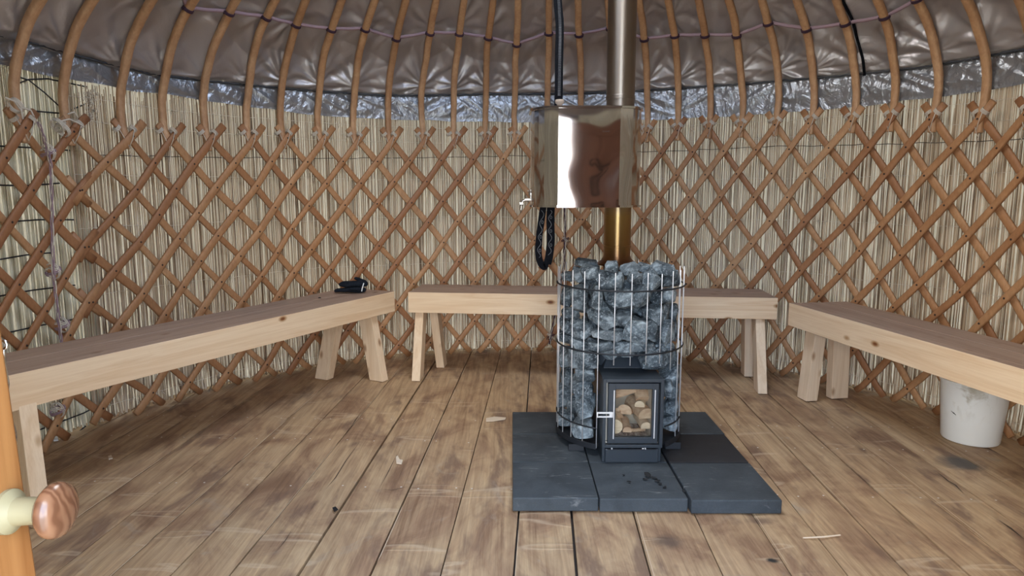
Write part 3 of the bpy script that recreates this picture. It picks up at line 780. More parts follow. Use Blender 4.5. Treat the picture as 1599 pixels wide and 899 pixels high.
# ---------------------------------------------------------------- benches
def bench(label, F1, F2, W, zt, legs, seed, ah=.122):
    F1 = Vector((*F1, 0)); F2 = Vector((*F2, 0)); d_ = F2 - F1; L = d_.length; ang = math.atan2(d_.y, d_.x)
    root = empty('bench', F1, ang); tag(root, label, 'bench', 'pine benches along the wall')
    def part(name, lo, hi, m, bev=.0025):
        mb = MB(); mb.box(lo, hi, 0, bev); return mb.build(name, m, root)
    hw = (W - .04) / 2
    part('seat_plank', (.001, .042, zt - .036), (L - .001, .04 + hw - .003, zt - .001), M_SEAT, .005)
    part('seat_plank', (.001, .04 + hw + .003, zt - .036), (L - .001, W, zt - .0015), M_SEAT, .005)
    fa = part('front_beam', (0, 0, zt - ah), (L, .0405, zt), [M_PINE_X, M_SEAT], .002)
    for f in fa.data.polygons:
        if f.normal.z > .9: f.material_index = 1
    part('back_beam', (0.04, W - .042, zt - ah), (L - .04, W - .002, zt - .038), M_PINE_X)
    part('end_board', (.002, .042, zt - ah), (.038, W - .001, zt - .038), M_PINE_X)
    part('end_board', (L - .038, .042, zt - ah), (L - .002, W - .001, zt - .038), M_PINE_X)
    for (ax, ay, tx, ty, lx, ly) in legs:   # foot centre, top centre, size along, size across
        mb = MB(); zz = zt - .037 if True else 0
        def q(cx, cy, z): return [Vector((cx - lx / 2, cy - ly / 2, z)), Vector((cx + lx / 2, cy - ly / 2, z)), Vector((cx + lx / 2, cy + ly / 2, z)), Vector((cx - lx / 2, cy + ly / 2, z))]
        mb.hexa(q(ax, ay, 0.001), q(tx, ty, zz), 0, .002); mb.build('leg', M_PINE_Z, root)
    return root
# middle bench
bench('middle pine bench standing behind the caged stove', (-.612, 3.89), (1.478, 3.672), .36, .517,
      [(.055, -.028, .06, .10, .05, .095), (.135, .285, .09, .26, .05, .095), (2.014, -.075, 2.018, .10, .05, .095), (2.022, .275, 2.0, .26, .05, .095)], 1)
bench('left-hand pine bench with black gloves lying on its far end', (-1.633, 2.096), (-.703, 3.962), .36, .512,
      [(1.935, .018, 1.93, .10, .055, .095), (1.82, .335, 1.90, .27, .055, .095), (.03, -.02, .06, .06, .055, .095), (.04, .34, .07, .27, .055, .095)], 2)
F1 = (1.486, 3.542); dr = Vector((.165, -.986)).normalized(); L = 2.08
F2 = (F1[0] + dr.x * L, F1[1] + dr.y * L)
# front must be on the room side: build from the near end so that the back points to the wall
bench('right-hand pine bench with a white bucket under it', F1, F2, .34, .512,
      [(.085, .085, .10, .11, .085, .065), (.085, .262, .10, .235, .05, .098), (L - .085, .085, L - .10, .11, .085, .065), (L - .085, .262, L - .10, .235, .05, .098)], 3)

# ---------------------------------------------------------------- pavers under the stove
PX = [0.0, .302, .612, .930]; PY = [2.19, 2.503, 2.815, 3.118]
names = [['grey paver at the front left corner of the hearth', 'grey paver at the front middle of the hearth, strewn with charcoal bits', 'grey paver at the front right corner of the hearth'],
         ['grey paver at the left edge of the hearth, middle row', 'grey paver under the stove door', 'black paver right of the stove, darker than all the others'],
         ['grey paver at the back left corner of the hearth', 'grey paver hidden behind and under the stove cage', 'grey paver at the back right corner of the hearth']]
pav = None
for r in range(3):
    for c_ in range(3):
        rnd = random.Random(r * 7 + c_); x0 = PX[c_] + .002; x1 = PX[c_ + 1] - .002; y0, y1 = PY[r] + .0025, PY[r + 1] - .0025
        if c_ == 2 and r == 0: y0 -= .018; y1 -= .006
        if c_ == 1 and r == 0: y0 -= .004
        if c_ == 2: x0 += .004; x1 += .002 + .004 * (r == 2)
        if r == 1 and c_ == 2: y0 -= .002
        cx, cy = (x0 + x1) / 2, (y0 + y1) / 2
        mb = MB(); mb.box((x0 - cx, y0 - cy, .001), (x1 - cx, y1 - cy, .050 + rnd.uniform(-.001, .001)), 0, .004)
        o = mb.build('paver', M_PAVER_BLACK if (r, c_) == (1, 2) else M_PAVER); o.location = (cx, cy, 0)
        tag(o, names[r][c_], 'paver', 'hearth pavers')
# charcoal bits on the front middle paver
chp = [(1011, 744, .014), (1022, 747, .009), (1027, 752, .008), (983, 753, .007), (1037, 761, .006), (1030, 756, .006), (974, 742, .005), (1069, 767, .006), (1008, 748, .008)]
for i, (x, y, r) in enumerate(chp):
    rnd = random.Random(i); bm = bmesh.new()
    for k in range(10): bm.verts.new((rnd.uniform(-1.5, 1.5) * r, rnd.uniform(-1.2, 1.2) * r, rnd.uniform(0, .9) * r))
    bmesh.ops.convex_hull(bm, input=bm.verts); bm.verts.index_update()
    o = new_obj('charcoal_bit', [v.co.copy() for v in bm.verts], [[v.index for v in f.verts] for f in bm.faces], M_CHAR); bm.free()
    p = un(x, y, z=.0515); o.location = p
    tag(o, 'largest black charcoal bit on the paver in front of the stove' if i == 0 else 'small black charcoal bit on the paver in front of the stove', 'charcoal', 'charcoal bits on the front paver')

# ---------------------------------------------------------------- stove with its stone cage
GX, GY, GR = .457, 2.80, .262
stove = empty('sauna_stove', (GX, GY, .051))
tag(stove, 'black wood-burning stove with a glass door inside a round wire stone cage', 'stove')
def sp(mb, name, m, parent=stove, smooth=False):
    o = mb.build(name, m, parent, smooth)
    root = parent
    loc = Vector((0, 0, 0)); q = parent
    while q: loc += Vector(q.location); q = q.parent
    o.matrix_parent_inverse = Matrix.Translation(loc).inverted() if parent.parent is None else Matrix.Identity(4)
    return o
X0, X1, SY = .352, .583, 2.50
Z0, Z1 = .118, .388
b = MB()
# hollow fire box: bottom, top, left, right, back as a shell
yb = 2.86
b.box((X0, SY + .004, Z1 - .012), (X1, yb, Z1), 0, .003)
b.box((X0, SY + .004, .052), (X0 + .012, yb, Z1 - .002), 0, .002)
b.box((X1 - .012, SY + .004, .052), (X1, yb, Z1 - .002), 0, .002)
b.box((X0, yb - .012, .052), (X1, yb, Z1 - .002), 0, .002)
b.box((X0 + .004, SY + .03, .054), (X1 - .004, yb, .118), 0, .002)
# raised shoulder leading up into the cage
b.hexa([(X0 + .02, 2.66, Z1 - .001), (X1 - .02, 2.66, Z1 - .001), (X1 - .02, yb, Z1 - .001), (X0 + .02, yb, Z1 - .001)],
       [(X0 + .045, 2.70, Z1 + .05), (X1 - .045, 2.70, Z1 + .05), (X1 - .045, yb, Z1 + .05), (X0 + .045, yb, Z1 + .05)], 0, .003)
b.tube([(GX - .02, GY + .02, Z1), (GX - .02, GY + .02, .70)], .13, 28)  # black core added behind the stones to keep the gaps dark
body = sp(b, 'body', M_BLACKSTEEL)
# square front rim
b = MB()
def frame(mb, x0, x1, z0, z1, t_, y0, y1, mi=0, bev=.002):
    mb.box((x0, y0, z0), (x0 + t_, y1, z1), mi, bev); mb.box((x1 - t_, y0, z0), (x1, y1, z1), mi, bev)
    mb.box((x0 + t_ * .9, y0, z1 - t_), (x1 - t_ * .9, y1, z1), mi, bev); mb.box((x0 + t_ * .9, y0, z0), (x1 - t_ * .9, y1, z0 + t_), mi, bev)
frame(b, X0 - .002, X1 + .002, Z0 - .004, Z1 + .001, .013, SY - .012, SY + .03)
sp(b, 'front_rim', M_BLACKSTEEL)
DX0, DX1, DZ0, DZ1 = X0 + .019, X1 - .018, .132, .372
door = empty('door', (0, 0, 0)); door.parent = stove; door.matrix_parent_inverse = Matrix.Translation(stove.location).inverted()
GX0, GX1, GZ0, GZ1 = .3995, .5415, .156, .349
b = MB()
b.box((DX0, SY - .010, DZ0), (GX0, SY + .010, DZ1), 0, .0015); b.box((GX1, SY - .010, DZ0), (DX1, SY + .010, DZ1), 0, .0015)
b.box((GX0 - .001, SY - .010, GZ1), (GX1 + .001, SY + .010, DZ1), 0, .0015); b.box((GX0 - .001, SY - .010, DZ0), (GX1 + .001, SY + .010, GZ0), 0, .0015)
b.build('door_frame', M_BLACKSTEEL, door)
b = MB(); b.box((GX0, SY - .004, GZ0), (GX1, SY + .000, GZ1)); b.build('glass', M_GLASS, door)
b = MB(); b.box((GX0 - .0085, SY - .0135, GZ0 - .005), (GX0 - .0045, SY - .009, GZ1 - .003), 0, .0006); b.build('trim_strip', M_BRIGHT, door)
b = MB(); b.box((GX1 + .0075, SY - .0135, GZ0 - .003), (GX1 + .0115, SY - .009, GZ1 - .002), 0, .0006); b.build('trim_strip', M_BRIGHT, door)
b = MB(); hx0, hx1, hz0, hz1 = .3245, .3875, .243, .264
frame(b, hx0, hx1, hz0, hz1, .0055, SY - .030, SY - .022, 0, .001); b.box((hx1 - .014, SY - .029, hz0 + .003), (hx1 - .003, SY - .010, hz1 - .003), 0, .001)
b.build('handle', M_BRIGHT, door)
# ash drawer
b = MB(); b.box((.363, SY - .008, .0525), (.572, SY + .03, .109), 0, .004); dr_ = sp(b, 'ash_drawer', M_BLACKSTEEL)
b = MB(); b.box((.372, SY - .012, .106), (.562, SY + .01, .1095), 0, .0008)
b.tube([(.388, SY - .013, .1125), (.388, SY - .002, .1125)], .0035, 8); sp(b, 'drawer_lip', M_DBLACK)
b = MB(); b.tube([(.388, SY - .016, .113), (.388, SY - .004, .113)], .0032, 8); b.tube([(.505, SY - .016, .1135), (.512, SY - .016, .1135)], .002, 8); b.tube([(.518, SY - .016, .113), (.518, SY - .004, .113)], .003, 8)
sp(b, 'latch_pin', M_BRIGHT)
# fire bricks
b = MB()
b.box((X0 + .013, SY + .03, .119), (X0 + .035, yb - .03, Z1 - .02), 0); b.box((X1 - .035, SY + .03, .119), (X1 - .013, yb - .03, Z1 - .02), 0)
b.box((X0 + .013, 2.72, .119), (X1 - .013, 2.74, Z1 - .02), 0); b.box((X0 + .013, SY + .012, .1185), (X1 - .013, yb - .03, .131), 0)
b.box((X0 + .013, SY + .07, Z1 - .035), (X1 - .013, yb - .03, Z1 - .02), 0)
sp(b, 'fire_bricks', M_BRICK)
# cage rings and wires
for z, rr, th_ in ((.722, GR + .003, .0035), (.472, GR + .003, .0035), (.165, GR + .001, .0035)):
    b = MB(); pts = []
    if z > .4:
        for k in range(64): a = 2 * math.pi * k / 64; pts.append((GX + rr * math.sin(a), GY + rr * math.cos(a), z))
        b.tube(pts, th_, 8, closed=True)
    else:
        for k in range(65):
            a = R_(-180 + 27 + (360 - 64) * k / 64); pts.append((GX + rr * math.sin(a), GY + rr * math.cos(a), z))
        b.tube(pts, th_, 8)
    sp(b, 'cage_ring', M_DBLACK, smooth=True)
b = MB()
NR = 72; vs = []
a0, a1 = R_(-180 + 27), R_(180 - 37)
for k in range(NR + 1):
    a = a0 + (a1 - a0) * k / NR
    for rr, z in ((GR + .004, .078), (GR + .004, .100), (GR - .001, .100), (GR - .006, .083), (GR - .25, .083), (GR - .25, .078)):
        vs.append((GX + rr * math.sin(a), GY + rr * math.cos(a), z))
b.add(vs, [(k * 6 + q, (k + 1) * 6 + q, (k + 1) * 6 + (q + 1) % 6, k * 6 + (q + 1) % 6) for k in range(NR) for q in range(6)])
sp(b, 'cage_base', M_DBLACK)
for (x, y, sgn) in ((.262, 2.62, 1), (.665, 2.64, -1), (.27, 2.98, 1), (.65, 2.98, -1)):
    b = MB(); b.box((x - .03, y - .003, .0515), (x + .03, y + .003, .079)); b.box((x + .027 * sgn, y - .002, .0515), (x + .032 * sgn, y + .05, .079)); b.box((x - .03, y - .002, .0515), (x + .03, y + .05, .0545))
    sp(b, 'foot', M_DBLACK)
for k in range(26):
    a = .6 + k * 360 / 26; an = R_(180 + a)   # a=0 faces the camera (-y)
    aa = (a + 180) % 360 - 180
    zb = .083
    if -20 < -aa < 40 and abs(aa) < 60: pass
    # viewed from the front: positive angle to the right
    x = GX + GR * math.sin(R_(aa)); y = GY - GR * math.cos(R_(aa))
    if -20 < aa < 35: zb = .43
    elif 35 <= aa < 50: zb = .395
    b = MB(); b.tube([(x, y, zb), (x, y, .790 + .004 * math.sin(k * 2.3))], .0021, 7)
    sp(b, 'cage_wire', M_BRIGHT, smooth=True)

# firewood behind the glass: each piece a thing
ash = MB(); rnd = random.Random(3); bm = bmesh.new()
bmesh.ops.create_grid(bm, x_segments=24, y_segments=24, size=1)
for v in bm.verts: v.co = Vector((.4675 + v.co.x * .078, 2.62 + v.co.y * .09, .134 + .016 * (1 - v.co.x ** 2) * (1 - v.co.y ** 2) + .012 * noise.noise(v.co * 5)))
bm.verts.index_update(); ash.add([v.co.copy() for v in bm.verts], [[v.index for v in f.verts] for f in bm.faces]); bm.free()
o = ash.build('ash_bed', M_ASH); tag(o, 'ash, bark crumbs and brown shreds lying in the stove behind the glass', 'ash', kind='stuff')
def log(label, a, b_, r, seed, split=True):
    rnd = random.Random(seed); a = Vector(a); b_ = Vector(b_); ax = (b_ - a); L = ax.length; ax.normalize()
    up = Vector((0, 0, 1)); sd = ax.cross(up).normalized(); up = sd.cross(ax); mb = MB(); N = 10; n = 16; vs = []
    for i in range(N + 1):
        for k in range(n):
            t_ = 2 * math.pi * k / n; rr = r * (1 + .06 * noise.noise(Vector((math.cos(t_) * 2, math.sin(t_) * 2, i * .3 + seed))))
            c_, s_ = math.cos(t_) * rr, math.sin(t_) * rr
            if split: s_ = max(s_, -r * .25)
            vs.append(a + ax * (L * i / N) + sd * c_ + up * s_)
    fs = [(i * n + k, i * n + (k + 1) % n, (i + 1) * n + (k + 1) % n, (i + 1) * n + k) for i in range(N) for k in range(n)]
    mb.add(vs, fs); mb.add([vs[k] for k in range(n)][::-1], [tuple(range(n))]); mb.add([vs[N * n + k] for k in range(n)], [tuple(range(n))])
    o = mb.build('firewood_log', M_LOG, None, False, (a + b_) / 2); tag(o, label, 'firewood', 'firewood in the stove')
log('pale firewood piece standing on end at the upper right behind the stove glass', (.527, 2.60, .272), (.518, 2.68, .345), .030, 1)
log('pale thick log end at the lower right behind the stove glass', (.532, 2.545, .222), (.500, 2.69, .232), .034, 2)
log('pale round log end at the lower left behind the stove glass', (.408, 2.545, .180), (.42, 2.69, .185), .030, 3, False)
log('reddish-brown log lying across the middle of the fire', (.445, 2.56, .235), (.475, 2.66, .205), .030, 4)
log('brown split log lying slanted at the top of the fire', (.412, 2.62, .285), (.515, 2.64, .312), .026, 5)
log('thin pale kindling stick at the bottom right of the fire', (.475, 2.54, .165), (.530, 2.58, .155), .009, 6)
log('short pale log end at the bottom right behind the glass', (.533, 2.55, .175), (.525, 2.68, .178), .022, 7)

log('greyish slanted log across the top left of the fire', (.408, 2.60, .335), (.50, 2.66, .30), .022, 8)
log('pale split piece between the two log ends at the right of the fire', (.505, 2.555, .262), (.535, 2.66, .255), .020, 9)
log('short brown stick leaning at the left of the fire', (.415, 2.55, .245), (.44, 2.60, .20), .011, 10)
log('pale piece low in the middle of the fire', (.455, 2.535, .165), (.46, 2.64, .175), .018, 11)
# ---------------------------------------------------------------- heater stones
k5 = 1163 / 220.; k6 = 989 / 220.
def c5(x, y, w_, h_): return (860 + x / k5, 390 + y / k5, w_ / k5, h_ / k5)
def c6(x, y, w_, h_): return (860 + x / k6, 540 + y / k6, w_ / k6, h_ / k6)
layers = [
 [(300, 115, 190, 75, 10, .05), (505, 140, 120, 95, 0, 0), (650, 160, 150, 95, -15, .03), (770, 148, 120, 75, 20, .06), (925, 165, 220, 110, 15, .01)],
 [(150, 215, 110, 75, 0, 0), (235, 205, 130, 110, 30, .01), (325, 190, 150, 115, 10, 0), (490, 250, 235, 150, 8, 0), (690, 230, 125, 105, 30, 0), (830, 245, 165, 165, -35, 0), (985, 240, 170, 140, 0, 0)],
 [(140, 380, 105, 170, 10, 0), (235, 400, 130, 230, -8, 0), (385, 395, 100, 215, 0, 0), (585, 405, 220, 165, 5, 0), (745, 365, 155, 210, 12, 0), (930, 380, 220, 115, -8, 0)],
 [(160, 520, 140, 100, 0, 0), (430, 540, 230, 170, 40, 0), (590, 560, 170, 130, 15, .01), (800, 510, 120, 110, 0, .02), (868, 535, 120, 165, 5, 0), (940, 520, 70, 170, 0, .01), (1005, 510, 80, 145, 0, 0)],
 [(150, 620, 150, 130, 10, 0), (255, 655, 200, 140, 20, 0), (485, 695, 290, 100, 3, 0), (700, 665, 210, 210, 20, 0), (815, 650, 130, 200, -10, .01), (930, 680, 170, 190, 0, 0), (1010, 660, 70, 180, 0, .01)],
 [(120, 715, 140, 100, 15, 0), (250, 790, 200, 110, 25, 0), (420, 790, 215, 95, 5, 0), (630, 800, 240, 95, 0, 0), (800, 800, 120, 90, 10, .01), (930, 800, 180, 95, -5, 0)],
]
left6 = [(115, 80, 130, 150, 0, 0), (235, 85, 215, 160, -10, 0), (245, 190, 140, 120, 10, 0), (115, 210, 90, 130, 0, 0), (215, 290, 150, 140, -20, 0), (95, 350, 120, 190, 0, 0), (235, 410, 150, 190, 20, 0), (105, 515, 140, 130, 10, 0), (225, 575, 160, 140, 0, 0)]
right6 = [(740, 85, 220, 130, -20, 0), (845, 90, 90, 130, 0, 0), (835, 190, 140, 140, 0, 0), (805, 290, 110, 130, 0, .01), (860, 310, 80, 130, 0, 0), (850, 420, 90, 130, 0, 0), (835, 530, 110, 120, 0, 0)]
def rock(px, py, w_, h_, rot, deep, seed, label, group='stones in the stove cage'):
    rnd = random.Random(seed)
    p = cylpt(px, py, .215 - deep, (GX, GY), far=False)
    top_ = p.z > .745
    dist = math.hypot(p.x, p.y); sx_, sz_ = w_ * dist / FPX / 2 * 1.17, h_ * dist / FPX / 2 * 1.17
    sy_ = max(min(sx_, sz_) * .95, .032)
    va = math.atan2(p.x, p.y); ra = math.atan2(p.x - GX, -(p.y - GY))
    # a foreshortened stone at the flank of the cage is longer into the depth
    fl_ = abs(math.sin(ra)); sy_ = sy_ * (1 + .3 * fl_)
    bm = bmesh.new(); n = rnd.randint(9, 13)
    for i in range(n):
        z = 1 - 2 * (i + .5) / n; ph = i * 2.39996 + rnd.uniform(-.5, .5); r = math.sqrt(1 - z * z)
        v = Vector((r * math.cos(ph), r * math.sin(ph), z)); k = rnd.uniform(.92, 1.12)
        e = .60; v = Vector([math.copysign(abs(c_) ** e, c_) for c_ in v]) * k
        bm.verts.new((v.x * sx_, v.y * sy_, v.z * sz_))
    bmesh.ops.convex_hull(bm, input=bm.verts)
    loose = [v for v in bm.verts if not v.link_faces]; bmesh.ops.delete(bm, geom=loose, context='VERTS')
    bmesh.ops.bevel(bm, geom=bm.edges[:], offset=.0018, segments=1, profile=.5, affect='EDGES')
    bmesh.ops.triangulate(bm, faces=bm.faces)
    bmesh.ops.subdivide_edges(bm, edges=[e for e in bm.edges if e.calc_length() > .012], cuts=2, use_grid_fill=True)
    rm = Matrix.Rotation(-va, 3, 'Z') @ Matrix.Rotation(R_(rot), 3, 'Y')
    c_ = p
    for v in bm.verts:
        q = v.co.copy(); nn = q.normalized()
        q += nn * (.0022 * noise.noise(q * 45 + Vector((seed, 0, 0))) + .0014 * noise.noise(q * 150 + Vector((seed, 0, 0))))
        q = rm @ q; wq = q + c_
        rr = math.hypot(wq.x - GX, wq.y - GY); lim = GR - .005
        if rr > lim:
            wq.x = GX + (wq.x - GX) * lim / rr; wq.y = GY + (wq.y - GY) * lim / rr
        # keep out of the fire box
        if wq.z < Z1 + .01 and X0 - .004 < wq.x < X1 + .004:
            wq.x = X0 - .004 if wq.x < (X0 + X1) / 2 else X1 + .004
        wq.z = max(wq.z, .1)
        v.co = wq - c_
    bmesh.ops.recalc_face_normals(bm, faces=bm.faces); bm.verts.index_update()
    o = new_obj('heater_stone', [v.co.copy() for v in bm.verts], [[v.index for v in f.verts] for f in bm.faces], M_ROCK, None, False, None, c_)
    bm.free(); tag(o, label, 'stone', group); return o
LN = ['top', 'second', 'third', 'fourth', 'fifth', 'sixth']
sd_ = 10
for li, L in enumerate(layers):
    for i, (x, y, w_, h_, rot, deep) in enumerate(L):
        sd_ += 1; shp = 'long flat' if w_ > 1.9 * h_ else ('tall narrow' if h_ > 1.6 * w_ else ('large blocky' if w_ * h_ > 30000 else 'rough'))
        rock(*c5(x, y, w_, h_), rot, deep, sd_, '%s grey stone in the stove cage, %s from the left in the %s layer' % (shp, ORD[i + 1], LN[li] + (' layer' if 0 else '')))
for i, (x, y, w_, h_, rot, deep) in enumerate(left6):
    sd_ += 1; rock(*c6(x, y, w_, h_), rot, deep, sd_, 'grey stone in the cage left of the stove door, %s from above' % ORD[i + 1])
for i, (x, y, w_, h_, rot, deep) in enumerate(right6):
    sd_ += 1; rock(*c6(x, y, w_, h_), rot, deep, sd_, 'grey stone in the cage right of the stove door, %s from above' % ORD[i + 1])
# stones packed deeper in the cage, seen through the gaps
rnd = random.Random(77)
for i, (ang, z) in enumerate([(a, z) for z in (.47, .55, .63, .71) for a in (-82, -52, -25, 5, 35, 65)] + [(-80, .2), (-78, .3), (-80, .4), (80, .2), (82, .3), (80, .4)] + [(170, .75), (120, .74), (-120, .76), (60, .76), (-60, .77)]):
    rr = .14 if z < .73 else .15
    if z < .43: rr = .19
    p = Vector((GX + rr * math.sin(R_(ang)), GY - rr * math.cos(R_(ang)), z))
    zz = p.z - CAM_H; dep = p.y * math.cos(PITCH) - zz * math.sin(PITCH); up = p.y * math.sin(PITCH) + zz * math.cos(PITCH)
    px, py = 799.5 + FPX * p.x / dep, 449.5 - FPX * up / dep
    bm = bmesh.new(); s_ = rnd.uniform(.045, .055)
    for k in range(14):
        v = Vector((rnd.gauss(0, 1), rnd.gauss(0, 1), rnd.gauss(0, 1))).normalized(); bm.verts.new((v.x * s_ * .9, v.y * s_ * .75, v.z * s_))
    bmesh.ops.convex_hull(bm, input=bm.verts); loose = [v for v in bm.verts if not v.link_faces]; bmesh.ops.delete(bm, geom=loose, context='VERTS')
    bmesh.ops.bevel(bm, geom=bm.edges[:], offset=.003, segments=1, profile=.5, affect='EDGES'); bm.verts.index_update()
    o = new_obj('heater_stone', [v.co.copy() for v in bm.verts], [[v.index for v in f.verts] for f in bm.faces], M_ROCK, None, False, None, p); bm.free()
    tag(o, 'grey stone packed deeper in the stove cage, showing only in gaps between the front stones', 'stone', 'inner stones of the stove cage')

# ---------------------------------------------------------------- stove pipe and water tank
FXc, FYc, FR = .4405, 2.80, .0565
fp = MB(); fp.lathe([(FR, .76), (FR, .872), (FR + .0016, .873), (FR + .0016, .879), (FR, .880), (FR, 1.47), (FR + .0022, 1.471), (FR + .0022, 1.484), (FR + .001, 1.485), (FR + .001, 3.35), (FR - .003, 3.35)], (FXc, FYc, 0), 64)
pipe = autosmooth(fp.build('stove_pipe', M_FLUE, None, True), 20); tag(pipe, 'tall shiny steel stove pipe rising from the stones through the water tank', 'stove pipe')
fc = MB(); fc.lathe([(.086, .800), (.086, .803), (.075, .810), (.066, .817), (FR + .003, .828), (FR + .0005, .835), (FR + .0005, .812), (.080, .797), (.086, .800)], (FXc, FYc, 0), 64)
autosmooth(fc.build('collar', M_FLUE, pipe), 50)
# tank: flat front, bowed flanks
TZ0, TZ1 = 1.044, 1.420
def tank_outline(g=0.0):
    L = [(.178, 2.62), (.1785 + .236, 2.62)]
    rt = [(.4145 + .1 * math.sin(R_(a)) , 2.735 - .108 * math.cos(R_(a))) for a in (16, 32, 48, 64, 80, 90)]
    bk = [(.5145, 2.86), (.498, 2.90), (.46, 2.925), (.30, 2.93), (.14, 2.925), (.094, 2.90), (.078, 2.86)]
    lt = [(.178 - .1 * math.sin(R_(a)), 2.735 - .108 * math.cos(R_(a))) for a in (90, 80, 64, 48, 32, 16)]
    pts = L + rt + bk + lt; c_ = Vector((.296, 2.775))
    return [Vector((x, y)) + (Vector((x, y)) - c_).normalized() * g for x, y in pts]
ol = tank_outline(); N = len(ol)
NZ = 8
vs = [Vector((p.x, p.y, TZ0 + (TZ1 - TZ0) * k / NZ)) for k in range(NZ + 1) for p in ol]
fs = [(k * N + i, k * N + (i + 1) % N, (k + 1) * N + (i + 1) % N, (k + 1) * N + i) for k in range(NZ) for i in range(N)]
fs += [tuple(range(N - 1, -1, -1)), tuple(NZ * N + i for i in range(N))]
tank = new_obj('water_tank', vs, fs, M_STEEL); autosmooth(tank, 14)
tag(tank, 'polished steel water tank hung round the stove pipe above the stones', 'water tank')
for nm, z0, z1, g_ in (('bottom_lip', TZ0 - .004, TZ0 + .004, .007), ('top_lip', TZ1 - .003, TZ1 + .005, .007)):
    o2 = tank_outline(g_); vs = [Vector((p.x, p.y, z)) for z in (z0, z1) for p in o2]
    fs = [(i, (i + 1) % N, N + (i + 1) % N, N + i) for i in range(N)] + [tuple(range(N - 1, -1, -1)), tuple(N + i for i in range(N))]
    new_obj(nm, vs, fs, M_STEEL, tank)
b = MB(); b.lathe([(0, TZ1 + .004), (.010, TZ1 + .004), (.010, TZ1 + .018), (.016, TZ1 + .022), (.018, TZ1 + .030), (.016, TZ1 + .036), (0, TZ1 + .038)], (.186, 2.69, 0), 24)
autosmooth(b.build('filler_knob', M_CORK, tank), 50)
b = MB(); py_ = 2.76
pt = lambda x, y: un(x, y, Y=py_)
c0 = pt(849, 311.5); c1 = pt(820, 312)
b.tube([c0, c0.lerp(c1, .35)], .0075, 14); b.tube([c0.lerp(c1, .35), c0.lerp(c1, .62)], .0095, 6)
sp_ = [c0.lerp(c1, .6), c1, pt(816.5, 313.5), pt(814.5, 318), pt(813.5, 328)]
b.tube(sp_, [.0065, .0062, .0062, .006, .0055], 12)
b.lathe([(.0, .010), (.0075, .008), (.0085, -.008), (.0, -.010)], tuple(pt(814.3, 318.5)), 16, 0, Matrix.Rotation(R_(90), 3, 'Y'))
b.lathe([(.0, -.004), (.020, -.004), (.020, .001), (.009, .003), (.0, .004)], tuple(pt(846.3, 311.5)), 24, 0, Matrix.Rotation(R_(90), 3, 'Y'))
tap = autosmooth(b.build('tap', M_BRASS, tank), 40)
b = MB(); q = c0.lerp(c1, .70)
b.tube([q, q + Vector((0, 0, .02))], .0045, 10); b.lathe([(0, .016), (.009, .017), (.0105, .024), (.008, .034), (.004, .040), (0, .041)], tuple(q), 16)
b.tube([q + Vector((-.014, 0, .036)), q + Vector((.012, 0, .034))], .0035, 8)
autosmooth(b.build('tap_handle', M_BRASS, tap), 40)
b = MB()
for k in range(5): b.tube([un(942 + k * 2.2 + (0), 206, Y=2.6185), un(942 + k * 2.2, 203.6 + (k % 2), Y=2.6185)], .0004, 4)
b.build('stamped_mark', M_GREYTHREAD, tank)
# ---------------------------------------------------------------- straps
def ribbon(pts, ws, m, name, th=.0022, parent=None, nrm=Vector((0, -1, 0))):
    pts = [Vector(p) for p in pts]; vs = []; N = len(pts)
    for i in range(N):
        t_ = (pts[min(i + 1, N - 1)] - pts[max(i - 1, 0)]).normalized(); sd = t_.cross(nrm).normalized(); w_ = ws[i] if isinstance(ws, list) else ws
        for s1, s2 in ((-1, -1), (1, -1), (1, 1), (-1, 1)): vs.append(pts[i] + sd * (s1 * w_ / 2) + nrm * (s2 * th / 2))
    fs = [(i * 4 + k, i * 4 + (k + 1) % 4, i * 4 + 4 + (k + 1) % 4, i * 4 + 4 + k) for i in range(N - 1) for k in range(4)] + [(3, 2, 1, 0), tuple((N - 1) * 4 + k for k in range(4))]
    return new_obj(name, vs, fs, m, parent)
def catmull(ps, n=8):
    ps = [Vector(p) for p in ps]; out_ = []
    for i in range(len(ps) - 1):
        p0, p1, p2, p3 = ps[max(i - 1, 0)], ps[i], ps[i + 1], ps[min(i + 2, len(ps) - 1)]
        for k in range(n):
            f = k / n; out_.append(.5 * ((2 * p1) + (p2 - p0) * f + (2 * p0 - 5 * p1 + 4 * p2 - p3) * f * f + (-p0 + 3 * p1 - 3 * p2 + p3) * f ** 3))
    out_.append(ps[-1]); return out_
YS = 3.0
at = lambda x, y: un(x, y, Y=YS)
pth = catmull([at(870, -190), at(870, -80), at(871, 0), at(874, 40), at(873, 90), at(872, 160), at(868, 250), at(861, 315), at(859.5, 345), at(860, 375), at(857.5, 400), at(854.5, 412)])
st1 = ribbon(pth, .036, M_STRAP, 'hanging_strap')
tag(st1, 'black woven strap hanging from the roof behind the water tank and looped below it', 'strap')
p2 = catmull([at(855, 409), at(850.5, 416.5), at(845, 412), at(841, 398), at(841.5, 375), at(844.5, 350), at(848, 325), at(851, 300)])
ribbon([p + Vector((0, -.003, 0)) for p in p2], [.020, .017, .018, .020, .022, .024, .026, .028] + [.029] * 8 + [.030] * (len(p2) - 16), M_STRAP, 'strap_loop', parent=st1)
em = MB()
for seg, off in ((catmull([at(859.5, 328), at(858.5, 350), at(859, 375), at(858, 398)], 14), -.0035), (catmull([at(841.5, 402), at(842, 380), at(844.5, 355), at(847.5, 328)], 14), -.0065)):
    em.tube([p + Vector((.007 * math.sin(i * .55), off, 0)) for i, p in enumerate(seg)], .0013, 5)
    for j in (8, 20, 32):
        if j < len(seg): em.tube([seg[j] + Vector((.004 * math.cos(a * .7) + .004, off, .007 * math.sin(a * .7))) for a in range(9)], .0011, 5, closed=True)
seg = catmull([at(871, -20), at(874.5, 40), at(874, 90), at(873, 150)], 40)
